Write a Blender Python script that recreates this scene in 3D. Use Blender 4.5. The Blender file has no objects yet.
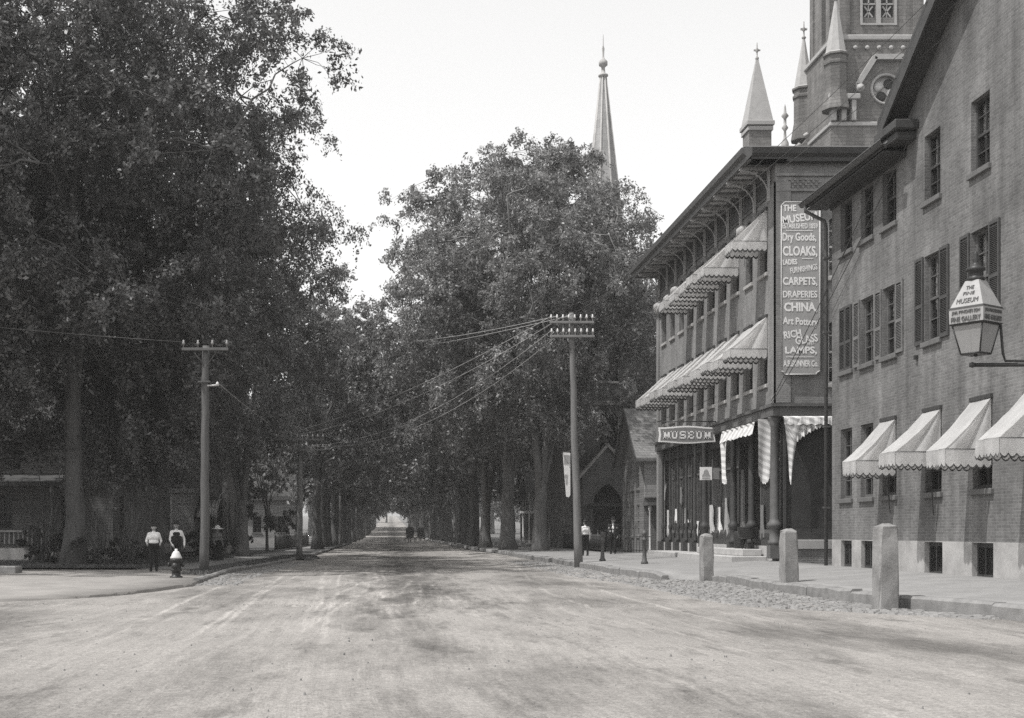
import bpy, bmesh, math, random
import numpy as np
from mathutils import Vector, Matrix
random.seed(7)
R = math.radians
scene = bpy.context.scene
C = scene.collection

# ------------------------------------------------------------------ camera
FPX, VX, VY, CAMZ = 1260.0, 390.0, 532.0, 1.5
cam_d = bpy.data.cameras.new('camera'); cam = bpy.data.objects.new('camera', cam_d); C.objects.link(cam)
cam.location = (0, 0, CAMZ); cam.rotation_euler = (R(90), 0, 0)
cam_d.sensor_width = 36; cam_d.lens = 36 * FPX / 1024
cam_d.shift_x = (512 - VX) / 1024; cam_d.shift_y = (VY - 359) / 1024
cam_d.clip_start = 0.1; cam_d.clip_end = 6000
scene.camera = cam
def at(px, py, Y):                       # a pixel of the photograph at a known distance -> point in the place
    return Vector(((px - VX) * Y / FPX, Y, CAMZ - (py - VY) * Y / FPX))

# ------------------------------------------------------------------ sky, sun, exposure
HAZE = 0.0004
SUN_EL, SUN_AZ = 62.0, 22.0              # azimuth: degrees from -X towards -Y (behind the camera, to the left)
to_sun = Vector((-math.cos(R(SUN_EL)) * math.cos(R(SUN_AZ)), -math.cos(R(SUN_EL)) * math.sin(R(SUN_AZ)), math.sin(R(SUN_EL))))
world = bpy.data.worlds.new('World'); scene.world = world; world.use_nodes = True
nt = world.node_tree; nt.nodes.clear()
sky = nt.nodes.new('ShaderNodeTexSky'); sky.sky_type = 'NISHITA'; sky.sun_disc = False
sky.sun_elevation = R(SUN_EL); sky.sun_rotation = math.atan2(to_sun.x, to_sun.y)
sky.dust_density = 0.5; sky.air_density = 4.0; sky.ozone_density = 0.0
bw = nt.nodes.new('ShaderNodeRGBToBW')    # the photograph is monochrome
tint = nt.nodes.new('ShaderNodeMix'); tint.data_type = 'RGBA'; tint.blend_type = 'MULTIPLY'; tint.inputs[0].default_value = 1
tint.inputs[7].default_value = (1.0, 0.998, 0.994, 1)
bg = nt.nodes.new('ShaderNodeBackground'); bg.inputs[1].default_value = 0.14
wo = nt.nodes.new('ShaderNodeOutputWorld')
nt.links.new(sky.outputs[0], bw.inputs[0]); nt.links.new(bw.outputs[0], tint.inputs[6]); nt.links.new(tint.outputs[2], bg.inputs[0]); nt.links.new(bg.outputs[0], wo.inputs[0])
sun_d = bpy.data.lights.new('sun', 'SUN'); sun = bpy.data.objects.new('sun', sun_d); C.objects.link(sun)
sun_d.energy = 3.2; sun_d.angle = R(0.8); sun_d.color = (1.0, 0.988, 0.97)
sun.rotation_euler = (-to_sun).to_track_quat('-Z', 'Y').to_euler(); sun.location = (-30, -10, 60)
scene.view_settings.view_transform = 'Standard'; scene.view_settings.look = 'None'
scene.view_settings.exposure = 0.45; scene.view_settings.gamma = 1; scene.view_settings.use_curve_mapping = False
scene.render.engine = 'CYCLES'
scene.cycles.use_denoising = False
scene.cycles.max_bounces = 6; scene.cycles.diffuse_bounces = 3; scene.cycles.glossy_bounces = 2
scene.cycles.transmission_bounces = 3; scene.cycles.transparent_max_bounces = 8; scene.cycles.volume_bounces = 1
scene.cycles.caustics_reflective = False; scene.cycles.caustics_refractive = False

# ------------------------------------------------------------------ materials (a monochrome print: greys, a little warm)
MATS = {}
def g(v, w=0.02):
    w *= .55
    return (v * (1 + w), v, v * (1 - w), 1)
def newmat(name):
    m = bpy.data.materials.new(name); m.use_nodes = True; t = m.node_tree
    MATS[name] = m
    return m, t, t.nodes['Principled BSDF']
def nd(t, typ, **kw):
    n = t.nodes.new(typ)
    for k, v in kw.items(): setattr(n, k, v)
    return n
def noise(t, vec, scale, detail=4, rough=.55):
    n = nd(t, 'ShaderNodeTexNoise'); n.inputs['Scale'].default_value = scale; n.inputs['Detail'].default_value = detail
    n.inputs['Roughness'].default_value = rough
    if vec is not None: t.links.new(vec, n.inputs['Vector'])
    return n.outputs['Fac']
def ramp(t, fac, p0, p1, c0, c1):
    r = nd(t, 'ShaderNodeValToRGB'); e = r.color_ramp.elements
    e[0].position = p0; e[1].position = p1; e[0].color = c0; e[1].color = c1
    t.links.new(fac, r.inputs[0]); return r.outputs[0]
def mixc(t, fac, a, b, blend='MIX'):
    n = nd(t, 'ShaderNodeMix', data_type='RGBA', blend_type=blend)
    for s, v in ((0, fac), (6, a), (7, b)):
        if isinstance(v, (int, float)): n.inputs[s].default_value = v
        elif isinstance(v, tuple): n.inputs[s].default_value = v
        else: t.links.new(v, n.inputs[s])
    return n.outputs[2]
def bump(t, p, h, strength=.4, dist=.01):
    b = nd(t, 'ShaderNodeBump'); b.inputs['Strength'].default_value = strength; b.inputs['Distance'].default_value = dist
    t.links.new(h, b.inputs['Height']); t.links.new(b.outputs[0], p.inputs['Normal'])
def worldpos(t):
    return nd(t, 'ShaderNodeNewGeometry').outputs['Position']
def scaled(t, vec, s):
    m = nd(t, 'ShaderNodeMapping'); m.inputs['Scale'].default_value = s; t.links.new(vec, m.inputs[0]); return m.outputs[0]
def plain(name, v, rough=.7, var=.25, scale=3.0, bs=.25, bscale=30., warm=.02, stretch=(1, 1, 1), spec=.3, metallic=0):
    m, t, p = newmat(name); pos = scaled(t, worldpos(t), stretch)
    n1 = noise(t, pos, scale, 6); n2 = noise(t, pos, scale * 9, 3)
    c = ramp(t, n1, .3, .7, g(v * (1 - var), warm), g(v * (1 + var), warm))
    c = mixc(t, .35, c, ramp(t, n2, .3, .7, g(v * (1 - var), warm), g(v * (1 + var * .8), warm)))
    t.links.new(c, p.inputs['Base Color']); p.inputs['Roughness'].default_value = rough
    p.inputs['Specular IOR Level'].default_value = spec; p.inputs['Metallic'].default_value = metallic
    if bs: bump(t, p, noise(t, pos, bscale, 3), bs, .01)
    return m
def brick(name, v, mortar, warm=.02, bw_=.21, rh=.072, ms=.009, blot=.3, cv=.14):
    m, t, p = newmat(name); pos = worldpos(t)
    s = nd(t, 'ShaderNodeSeparateXYZ'); t.links.new(pos, s.inputs[0])
    ad = nd(t, 'ShaderNodeMath', operation='ADD'); t.links.new(s.outputs[0], ad.inputs[0]); t.links.new(s.outputs[1], ad.inputs[1])
    cb = nd(t, 'ShaderNodeCombineXYZ'); t.links.new(ad.outputs[0], cb.inputs[0]); t.links.new(s.outputs[2], cb.inputs[1])
    b = nd(t, 'ShaderNodeTexBrick'); b.inputs['Scale'].default_value = 1; b.inputs['Brick Width'].default_value = bw_
    b.inputs['Row Height'].default_value = rh; b.inputs['Mortar Size'].default_value = ms; b.inputs['Bias'].default_value = -.1
    b.inputs['Color1'].default_value = g(v * (1 - cv), warm); b.inputs['Color2'].default_value = g(v * (1 + cv), warm); b.inputs['Mortar'].default_value = g(mortar, warm)
    t.links.new(cb.outputs[0], b.inputs['Vector'])
    blotn = ramp(t, noise(t, pos, .55, 6, .65), .28, .75, g(1 - blot, 0), g(1 + blot * .6, 0))
    streak = ramp(t, noise(t, scaled(t, pos, (2.2, 2.2, .18)), 1.2, 5), .3, .7, g(1 - blot * .7, 0), g(1 + blot * .35, 0))
    fine = ramp(t, noise(t, pos, 14, 3), .3, .7, g(.86, 0), g(1.12, 0))
    c = mixc(t, 1., mixc(t, 1., mixc(t, 1., b.outputs['Color'], blotn, 'MULTIPLY'), streak, 'MULTIPLY'), fine, 'MULTIPLY')
    t.links.new(c, p.inputs['Base Color']); p.inputs['Roughness'].default_value = .9; p.inputs['Specular IOR Level'].default_value = .15
    inv = nd(t, 'ShaderNodeMath', operation='SUBTRACT'); inv.inputs[0].default_value = 1; t.links.new(b.outputs['Fac'], inv.inputs[1])
    bump(t, p, inv.outputs[0], .5, .006)
    return m
brick('brick_front', .185, .23, cv=.14, ms=.008, blot=.42); brick('brick_museum', .25, .28, cv=.12); brick('brick_low', .19, .3)
brick('stone_church', .2, .15, warm=.05, bw_=.5, rh=.22, ms=.02, blot=.3, cv=.12)
brick('stone_dark', .15, .18, bw_=.6, rh=.3, ms=.02)
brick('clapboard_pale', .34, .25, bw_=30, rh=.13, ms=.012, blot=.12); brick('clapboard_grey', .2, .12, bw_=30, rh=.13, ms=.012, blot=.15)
brick('shingle', .2, .1, bw_=.18, rh=.14, ms=.01, blot=.25); brick('slate', .09, .05, bw_=.3, rh=.2, ms=.01)
brick('spire_stone', .37, .28, bw_=1.1, rh=.5, ms=.022, blot=.22, cv=.08); plain('granite', .24, .85, .4, 2.6, .7, 50, .03); plain('granite_kerb', .21, .85, .3, 4, .6, 40, .03)
plain('stone_base', .36, .85, .3, 1.8, .35, 40, .035); plain('stone_trim', .36, .8, .15, 3, .3, 40, .03)
plain('stone_step', .4, .85, .2, 3, .4, 40, .03)
plain('wood_dark', .055, .55, .3, 4); plain('wood_mid', .11, .6, .25, 4); plain('wood_grey', .2, .75, .25, 3)
plain('paint_white', .72, .6, .1, 5); plain('paint_pale', .5, .6, .12, 5); plain('paint_trim', .25, .6, .15, 5)
plain('shutter_paint', .07, .5, .25, 6); plain('brick_sill', .13, .85, .2, 5, .3, 40); plain('bracket_paint', .36, .7, .15, 5); plain('shutter_worn', .16, .6, .3, 6)
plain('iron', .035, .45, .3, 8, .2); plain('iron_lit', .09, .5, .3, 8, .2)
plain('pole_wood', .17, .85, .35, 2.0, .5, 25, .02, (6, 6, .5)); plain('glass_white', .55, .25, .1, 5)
plain('pole_shaded', .1, .85, .35, 2.0, .5, 25, .02, (6, 6, .5)); plain('bark', .11, .95, .4, 2.2, .9, 7, .02, (3, 3, .45)); plain('bark_pale', .16, .95, .4, 2.2, .9, 7, .02, (3, 3, .45))  # darker copy of the pole wood: tree shade put into the colour
plain('sign_grey', .34, .6, .1, 3); plain('lantern_paint', .34, .55, .15, 5); plain('letter_grey', .1, .6, .1, 6); plain('edging_shade_dark', .06, .9, .2, 9, 0); plain('sign_mid', .2, .6, .12, 6); plain('letter_white', .8, .6, .05, 6); plain('letter_dark', .04, .6, .05, 6)
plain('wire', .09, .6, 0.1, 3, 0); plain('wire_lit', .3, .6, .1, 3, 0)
plain('skin', .38, .6, .08, 12, 0); plain('cloth_white', .75, .85, .08, 9, .3, 40); plain('cloth_black', .018, .9, .3, 9, .3, 40)
plain('cloth_grey', .18, .9, .2, 9, .3, 40); plain('cloth_striped', .3, .9, .3, 20, .2, 40); plain('hair', .02, .6, .2, 20, 0)
plain('pavement', .235, .92, .2, 1.3, .35, 50, .03); plain('hydrant_white', .55, .5, .1, 8)
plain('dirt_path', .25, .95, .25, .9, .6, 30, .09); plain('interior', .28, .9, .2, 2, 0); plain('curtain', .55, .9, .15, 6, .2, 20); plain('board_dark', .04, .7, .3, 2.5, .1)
plain('earth', .13, .95, .35, 1.2, .7, 25, .03)
def canvas(name, a, b, period, warm=.02):
    m, t, p = newmat(name); o = nd(t, 'ShaderNodeTexCoord').outputs['Object']
    s = nd(t, 'ShaderNodeSeparateXYZ'); t.links.new(o, s.inputs[0])
    mu = nd(t, 'ShaderNodeMath', operation='MULTIPLY'); mu.inputs[1].default_value = 2 * math.pi / period; t.links.new(s.outputs[0], mu.inputs[0])
    si = nd(t, 'ShaderNodeMath', operation='SINE'); t.links.new(mu.outputs[0], si.inputs[0])
    mr = nd(t, 'ShaderNodeMapRange'); mr.inputs[1].default_value = -.25; mr.inputs[2].default_value = .25; t.links.new(si.outputs[0], mr.inputs[0])
    c = mixc(t, mr.outputs[0], g(a, warm), g(b, warm))
    dirt = ramp(t, noise(t, worldpos(t), 2.5, 5), .3, .75, g(.82, 0), g(1.06, 0))
    c = mixc(t, 1., c, dirt, 'MULTIPLY')
    t.links.new(c, p.inputs['Base Color']); p.inputs['Roughness'].default_value = .9; p.inputs['Specular IOR Level'].default_value = .1
    tr = nd(t, 'ShaderNodeBsdfTranslucent'); t.links.new(c, tr.inputs[0])
    mx = nd(t, 'ShaderNodeMixShader'); mx.inputs[0].default_value = .55
    t.links.new(p.outputs[0], mx.inputs[1]); t.links.new(tr.outputs[0], mx.inputs[2]); t.links.new(mx.outputs[0], t.nodes['Material Output'].inputs[0])
    bump(t, p, noise(t, o, 5, 4), .35, .03)
canvas('canvas_white', .78, .75, .2); canvas('canvas_striped', .82, .74, .17); canvas('canvas_bold', .74, .33, .2)
def leafmat(name, v, trans=.25):
    m, t, p = newmat(name); ge = nd(t, 'ShaderNodeNewGeometry')
    c = ramp(t, ge.outputs['Random Per Island'], 0, 1, g(v * .45, .015), g(v * 1.7, .015))
    oi = nd(t, 'ShaderNodeObjectInfo')
    c = mixc(t, 1., c, ramp(t, oi.outputs['Random'], 0, 1, g(.85, 0), g(1.15, 0)), 'MULTIPLY')
    c = mixc(t, 1., c, ramp(t, noise(t, nd(t, 'ShaderNodeTexCoord').outputs['Object'], .55, 3), .32, .68, g(.68, 0), g(1.32, 0)), 'MULTIPLY')
    t.links.new(c, p.inputs['Base Color']); p.inputs['Roughness'].default_value = .42; p.inputs['Specular IOR Level'].default_value = .5
    tr = nd(t, 'ShaderNodeBsdfTranslucent'); t.links.new(c, tr.inputs[0])
    mx = nd(t, 'ShaderNodeMixShader'); mx.inputs[0].default_value = trans
    t.links.new(p.outputs[0], mx.inputs[1]); t.links.new(tr.outputs[0], mx.inputs[2]); t.links.new(mx.outputs[0], t.nodes['Material Output'].inputs[0])
leafmat('leaf', .15, .35); leafmat('leaf_lit', .205, .35); leafmat('leaf_dark', .095, .32)  # palest leaf: haze and skylight on the crowns put into its colour
def glassmat(name, v, alpha):
    m, t, p = newmat(name); p.inputs['Base Color'].default_value = g(v); p.inputs['Roughness'].default_value = .06
    tp = nd(t, 'ShaderNodeBsdfTransparent'); mx = nd(t, 'ShaderNodeMixShader'); mx.inputs[0].default_value = alpha
    t.links.new(tp.outputs[0], mx.inputs[1]); t.links.new(p.outputs[0], mx.inputs[2]); t.links.new(mx.outputs[0], t.nodes['Material Output'].inputs[0])
glassmat('glass', .03, .28); glassmat('shop_glass', .1, .45); glassmat('lamp_glass', .33, .75)
def roadmat():
    m, t, p = newmat('dirt_road'); pos = worldpos(t)
    base = ramp(t, noise(t, pos, .35, 8, .6), .3, .7, g(.25, .09), g(.315, .09))
    fine = ramp(t, noise(t, pos, 9, 5, .7), .25, .75, g(.76, 0), g(1.2, 0))
    grit = ramp(t, noise(t, pos, 34, 4, .8), .3, .72, g(.58, 0), g(1.34, 0))
    # wheel tracks: long thin streaks down the street
    wob = nd(t, 'ShaderNodeVectorMath', operation='MULTIPLY_ADD'); nn = nd(t, 'ShaderNodeTexNoise'); nn.inputs['Scale'].default_value = .06
    t.links.new(pos, nn.inputs['Vector']); t.links.new(nn.outputs['Color'], wob.inputs[0]); wob.inputs[1].default_value = (2.2, 0, 0); t.links.new(pos, wob.inputs[2])
    tr1 = noise(t, scaled(t, wob.outputs[0], (3.4, .11, 1)), 2.2, 7, .72)
    tracks = ramp(t, tr1, .36, .64, g(.9, 0), g(1.07, 0))
    rut = nd(t, 'ShaderNodeTexNoise'); rut.inputs['Scale'].default_value = 1.0; rut.inputs['Detail'].default_value = 2
    t.links.new(scaled(t, wob.outputs[0], (2.1, .035, 1)), rut.inputs['Vector'])
    rr = nd(t, 'ShaderNodeValToRGB'); e = rr.color_ramp.elements; e[0].position = .465; e[1].position = .535; e[0].color = e[1].color = g(1, 0); me_ = e.new(.5); me_.color = g(1.25, 0)
    t.links.new(rut.outputs['Fac'], rr.inputs[0])
    rmask0 = ramp(t, noise(t, scaled(t, pos, (.2, .05, 1)), 1.0, 4), .38, .56, g(0, 0), g(.9, 0))
    s0 = nd(t, 'ShaderNodeSeparateXYZ'); t.links.new(pos, s0.inputs[0]); y0_ = nd(t, 'ShaderNodeMapRange'); y0_.inputs[1].default_value = 14; y0_.inputs[2].default_value = 30; t.links.new(s0.outputs[1], y0_.inputs[0])
    rmask = mixc(t, 1., rmask0, y0_.outputs[0], 'MULTIPLY')
    ruts = mixc(t, rmask, g(1, 0), rr.outputs[0])
    # trodden dung and damp: darker soft patches in the middle of the street
    sep = nd(t, 'ShaderNodeSeparateXYZ'); t.links.new(pos, sep.inputs[0])
    d1 = noise(t, scaled(t, pos, (.32, .085, 1)), 1.0, 7, .68)
    dark = ramp(t, d1, .47, .64, g(1.04, 0), g(.5, 0))
    # the worn, dung-darkened strip along the middle of the street
    ax = nd(t, 'ShaderNodeMath', operation='SUBTRACT'); t.links.new(sep.outputs[0], ax.inputs[0]); ax.inputs[1].default_value = .7
    ab = nd(t, 'ShaderNodeMath', operation='ABSOLUTE'); t.links.new(ax.outputs[0], ab.inputs[0])
    mr = nd(t, 'ShaderNodeMapRange'); mr.inputs[1].default_value = .4; mr.inputs[2].default_value = 3.4; mr.inputs[3].default_value = .2; mr.inputs[4].default_value = -.12; t.links.new(ab.outputs[0], mr.inputs[0])
    yy_ = nd(t, 'ShaderNodeMapRange'); yy_.inputs[1].default_value = 19; yy_.inputs[2].default_value = 28; t.links.new(sep.outputs[1], yy_.inputs[0])
    mm = nd(t, 'ShaderNodeMath', operation='MULTIPLY'); t.links.new(mr.outputs[0], mm.inputs[0]); t.links.new(yy_.outputs[0], mm.inputs[1])
    dn = nd(t, 'ShaderNodeMath', operation='ADD'); t.links.new(noise(t, scaled(t, pos, (1.3, .28, 1)), 1.0, 8, .75), dn.inputs[0]); t.links.new(mm.outputs[0], dn.inputs[1])
    dark3 = ramp(t, dn.outputs[0], .54, .74, g(1, 0), g(.45, 0))
    d2 = noise(t, scaled(t, pos, (1.1, .35, 1)), 1.0, 6, .7)
    dark2 = ramp(t, d2, .56, .7, g(1, 0), g(.55, 0))
    # wheel tracks, in pairs a carriage's gauge apart
    rk = random.Random(4); tot = None
    pairs = [(rk.uniform(-4.5, 5.5), rk.uniform(-.025, .025), rk.uniform(.15, .7), rk.uniform(.05, .13), rk.uniform(0, 6)) for _ in range(8)]
    M = lambda op, a, b: (lambda n_: ([t.links.new(v, n_.inputs[i]) if not isinstance(v, (int, float)) else setattr(n_.inputs[i], 'default_value', v) for i, v in enumerate((a, b)) if v is not None], n_.outputs[0])[1])(nd(t, 'ShaderNodeMath', operation=op))
    jx = M('MULTIPLY', M('SUBTRACT', noise(t, pos, 1.1, 3), .5), .22)
    for a_, b_, c_, w_, p_ in pairs:
        sn_ = M('MULTIPLY', M('SINE', M('ADD', M('MULTIPLY', sep.outputs[1], w_), p_), None), c_)
        cen = M('ADD', M('ADD', M('MULTIPLY', sep.outputs[1], b_), sn_), a_)
        dx_ = M('ADD', M('SUBTRACT', sep.outputs[0], cen), jx)
        dist = M('ABSOLUTE', M('SUBTRACT', M('ABSOLUTE', dx_, None), .72), None)
        mk_ = nd(t, 'ShaderNodeMapRange'); mk_.inputs[1].default_value = .02; mk_.inputs[2].default_value = .075; mk_.inputs[3].default_value = 1; mk_.inputs[4].default_value = 0; t.links.new(dist, mk_.inputs[0])
        tot = mk_.outputs[0] if tot is None else M('MAXIMUM', tot, mk_.outputs[0])
    brk = ramp(t, noise(t, scaled(t, pos, (1.5, .16, 1)), 1.0, 4), .4, .6, g(0, 0), g(1, 0))
    yfade = nd(t, 'ShaderNodeMapRange'); yfade.inputs[1].default_value = 13; yfade.inputs[2].default_value = 24; t.links.new(sep.outputs[1], yfade.inputs[0])
    tmask = M('MULTIPLY', M('MULTIPLY', tot, brk), yfade.outputs[0])
    pairtracks = mixc(t, tmask, g(1, 0), g(1.42, 0))
    c = base
    for x in (fine, grit, tracks, ruts, dark, dark2, dark3, pairtracks): c = mixc(t, 1., c, x, 'MULTIPLY')
    t.links.new(c, p.inputs['Base Color']); p.inputs['Roughness'].default_value = .95; p.inputs['Specular IOR Level'].default_value = .1
    h = nd(t, 'ShaderNodeMath', operation='ADD'); t.links.new(noise(t, pos, 14, 5, .7), h.inputs[0]); t.links.new(tr1, h.inputs[1])
    bump(t, p, h.outputs[0], .55, .05)
roadmat()
def grassmat():
    m, t, p = newmat('grass_floor'); pos = worldpos(t)
    c = ramp(t, noise(t, pos, 1.6, 7, .65), .3, .7, g(.05, .02), g(.12, .02))
    t.links.new(c, p.inputs['Base Color']); p.inputs['Roughness'].default_value = .95; bump(t, p, noise(t, pos, 22, 4), .9, .06)
grassmat()

# ------------------------------------------------------------------ builders
ORIG = {}
def props(o, label=None, cat=None, group=None, kind=None):
    if label: o['label'] = label
    if cat: o['category'] = cat
    if group: o['group'] = group
    if kind: o['kind'] = kind
    return o
def thing(name, label, cat, loc=(0, 0, 0), rz=0, group=None):
    o = bpy.data.objects.new(name, None); C.objects.link(o); o.location = loc; o.rotation_euler = (0, 0, rz)
    o.empty_display_size = .3; ORIG[o.name] = Vector(loc) if rz == 0 else Vector((0, 0, 0))
    return props(o, label, cat, group)
class MB:
    def __init__(s): s.v = []; s.f = []; s.m = []; s.mi = 0; s.smooth = set()
    def add(s, vs, fs, sm=False):
        b = len(s.v); s.v += [tuple(x) for x in vs]
        for f in fs:
            if sm: s.smooth.add(len(s.f))
            s.f.append(tuple(b + i for i in f)); s.m.append(s.mi)
        return s
    def box(s, x0, x1, y0, y1, z0, z1):
        return s.add([(x0, y0, z0), (x1, y0, z0), (x1, y1, z0), (x0, y1, z0), (x0, y0, z1), (x1, y0, z1), (x1, y1, z1), (x0, y1, z1)],
                     [(0, 3, 2, 1), (4, 5, 6, 7), (0, 1, 5, 4), (1, 2, 6, 5), (2, 3, 7, 6), (3, 0, 4, 7)])
    def bbox(s, x0, x1, y0, y1, z0, z1, b=.02):           # box with chamfered edges
        x0, x1 = min(x0, x1), max(x0, x1); y0, y1 = min(y0, y1), max(y0, y1)
        b = min(b, (x1 - x0) * .4, (y1 - y0) * .4, (z1 - z0) * .4)
        bm = bmesh.new(); bmesh.ops.create_cube(bm, size=1)
        for v in bm.verts: v.co = Vector(((x0 + x1) / 2 + v.co.x * (x1 - x0), (y0 + y1) / 2 + v.co.y * (y1 - y0), (z0 + z1) / 2 + v.co.z * (z1 - z0)))
        bmesh.ops.bevel(bm, geom=list(bm.edges), offset=b, segments=1, affect='EDGES')
        bm.verts.index_update()
        s.add([v.co for v in bm.verts], [[v.index for v in f.verts] for f in bm.faces]); bm.free(); return s
    def poly_prism(s, pts, ext):                           # pts: 3D polygon, ext: vector
        n = len(pts); e = Vector(ext); P = [Vector(p) for p in pts]
        return s.add(P + [p + e for p in P], [tuple(range(n))[::-1], tuple(range(n, 2 * n))] + [(i, (i + 1) % n, n + (i + 1) % n, n + i) for i in range(n)])
    def lathe(s, prof, cx=0, cy=0, n=14, z=0, sm=True):
        vs = []; fs = []
        for r, h in prof:
            for k in range(n):
                a = 2 * math.pi * k / n; vs.append((cx + r * math.cos(a), cy + r * math.sin(a), z + h))
        for j in range(len(prof) - 1):
            for k in range(n): fs.append((j * n + k, j * n + (k + 1) % n, (j + 1) * n + (k + 1) % n, (j + 1) * n + k))
        s.add(vs, fs, sm); b = len(s.v) - len(vs)
        for j, rev in ((0, True), (len(prof) - 1, False)):
            if prof[j][0] > 1e-4:
                f = [b + j * n + k for k in range(n)]; s.f.append(tuple(f[::-1] if rev else f)); s.m.append(s.mi)
        return s
    def tube(s, pts, rad, n=6, sm=True, cap=True):
        P = [Vector(p) for p in pts]; rr = rad if isinstance(rad, (list, tuple)) else [rad] * len(P)
        vs = []; fs = []; up = None
        for i, p in enumerate(P):
            d = (P[min(i + 1, len(P) - 1)] - P[max(i - 1, 0)]).normalized()
            if up is None: up = Vector((0, 0, 1)) if abs(d.z) < .9 else Vector((1, 0, 0))
            a = d.cross(up).normalized(); b = a.cross(d).normalized(); up = b
            for k in range(n):
                t = 2 * math.pi * k / n; vs.append(p + (a * math.cos(t) + b * math.sin(t)) * rr[i])
        for j in range(len(P) - 1):
            for k in range(n): fs.append((j * n + k, (j + 1) * n + k, (j + 1) * n + (k + 1) % n, j * n + (k + 1) % n))
        if cap:
            fs.append(tuple(range(n))); fs.append(tuple((len(P) - 1) * n + k for k in range(n))[::-1])
        return s.add(vs, fs, sm)
    def quad(s, a, b, c, d): return s.add([a, b, c, d], [(0, 1, 2, 3)])
    def mesh(s, name, mats, off=(0, 0, 0)):
        me = bpy.data.meshes.new(name); o = Vector(off)
        me.from_pydata([(v[0] - o.x, v[1] - o.y, v[2] - o.z) for v in s.v], [], s.f)
        for m in (mats if isinstance(mats, (list, tuple)) else [mats]): me.materials.append(MATS[m])
        if len(s.m): me.polygons.foreach_set('material_index', s.m)
        sm = np.zeros(len(s.f), dtype=bool); sm[list(s.smooth)] = True; me.polygons.foreach_set('use_smooth', sm)
        me.update(); return me
    def build(s, name, mats, parent=None, off=None):       # vertices in world coordinates; off: origin of the object
        if parent is not None:
            base = ORIG.get(parent.name, Vector((0, 0, 0)))
            me = s.mesh(name, mats, base); o = bpy.data.objects.new(name, me); C.objects.link(o); o.parent = parent; ORIG[o.name] = base
        else:
            off = Vector(off) if off is not None else Vector((0, 0, 0))
            me = s.mesh(name, mats, off); o = bpy.data.objects.new(name, me); C.objects.link(o); o.location = off; ORIG[o.name] = off
        return o
def local(name, mb, mats, parent=None, loc=(0, 0, 0), rz=0):   # vertices in local coordinates
    me = mb if isinstance(mb, bpy.types.Mesh) else mb.mesh(name, mats)
    o = bpy.data.objects.new(name, me); C.objects.link(o); o.parent = parent; o.location = loc; o.rotation_euler = (0, 0, rz)
    ORIG[o.name] = Vector((0, 0, 0))
    return o
def structure(o): o['kind'] = 'structure'; return o
def stuff(o): o['kind'] = 'stuff'; return o
def copy_tree(o, parent=None):
    c = o.copy(); C.objects.link(c); c.parent = parent
    for ch in list(o.children): copy_tree(ch, c)
    return c
ORD = ['first', 'second', 'third', 'fourth', 'fifth', 'sixth', 'seventh', 'eighth', 'ninth', 'tenth', 'eleventh', 'twelfth']

def wall(mb, O, U, N, u0, u1, z0, z1, ops, depth=.22):
    """outer wall sheet with real openings and reveals. O: (x,y) of u=0, U along, N outward; ops: (ua,ub,za,zb,rise)"""
    def P(u, z, d=0): return (O[0] + U[0] * u - N[0] * d, O[1] + U[1] * u - N[1] * d, z)
    us = sorted({u0, u1, *[o[0] for o in ops], *[o[1] for o in ops]}); zs = sorted({z0, z1, *[o[2] for o in ops], *[o[3] for o in ops]})
    for i in range(len(us) - 1):
        for j in range(len(zs) - 1):
            um, zm = (us[i] + us[i + 1]) / 2, (zs[j] + zs[j + 1]) / 2
            if any(o[0] < um < o[1] and o[2] < zm < o[3] for o in ops): continue
            mb.quad(P(us[i], zs[j]), P(us[i + 1], zs[j]), P(us[i + 1], zs[j + 1]), P(us[i], zs[j + 1]))
    for ua, ub, za, zb, rise in ops:
        if rise > 0:
            n = 8; arc = [(ua + (ub - ua) * k / n, zb - rise + rise * math.sin(math.pi * k / n)) for k in range(n + 1)]
        else: arc = [(ua, zb), (ub, zb)]
        path = [(ua, za)] + arc + [(ub, za)]
        for k in range(len(path)):
            a, b = path[k], path[(k + 1) % len(path)]
            mb.quad(P(*a), P(*b), P(*b, depth), P(*a, depth))
        if rise > 0:
            h = len(arc) // 2
            for k in range(h): mb.add([P(ua, zb), P(*arc[k]), P(*arc[k + 1])], [(0, 1, 2)])
            for k in range(h, len(arc) - 1): mb.add([P(ub, zb), P(*arc[k]), P(*arc[k + 1])], [(0, 1, 2)])
            mb.add([P(ua, zb), P(*arc[h]), P(ub, zb)], [(0, 1, 2)])
WIN = {}
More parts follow.
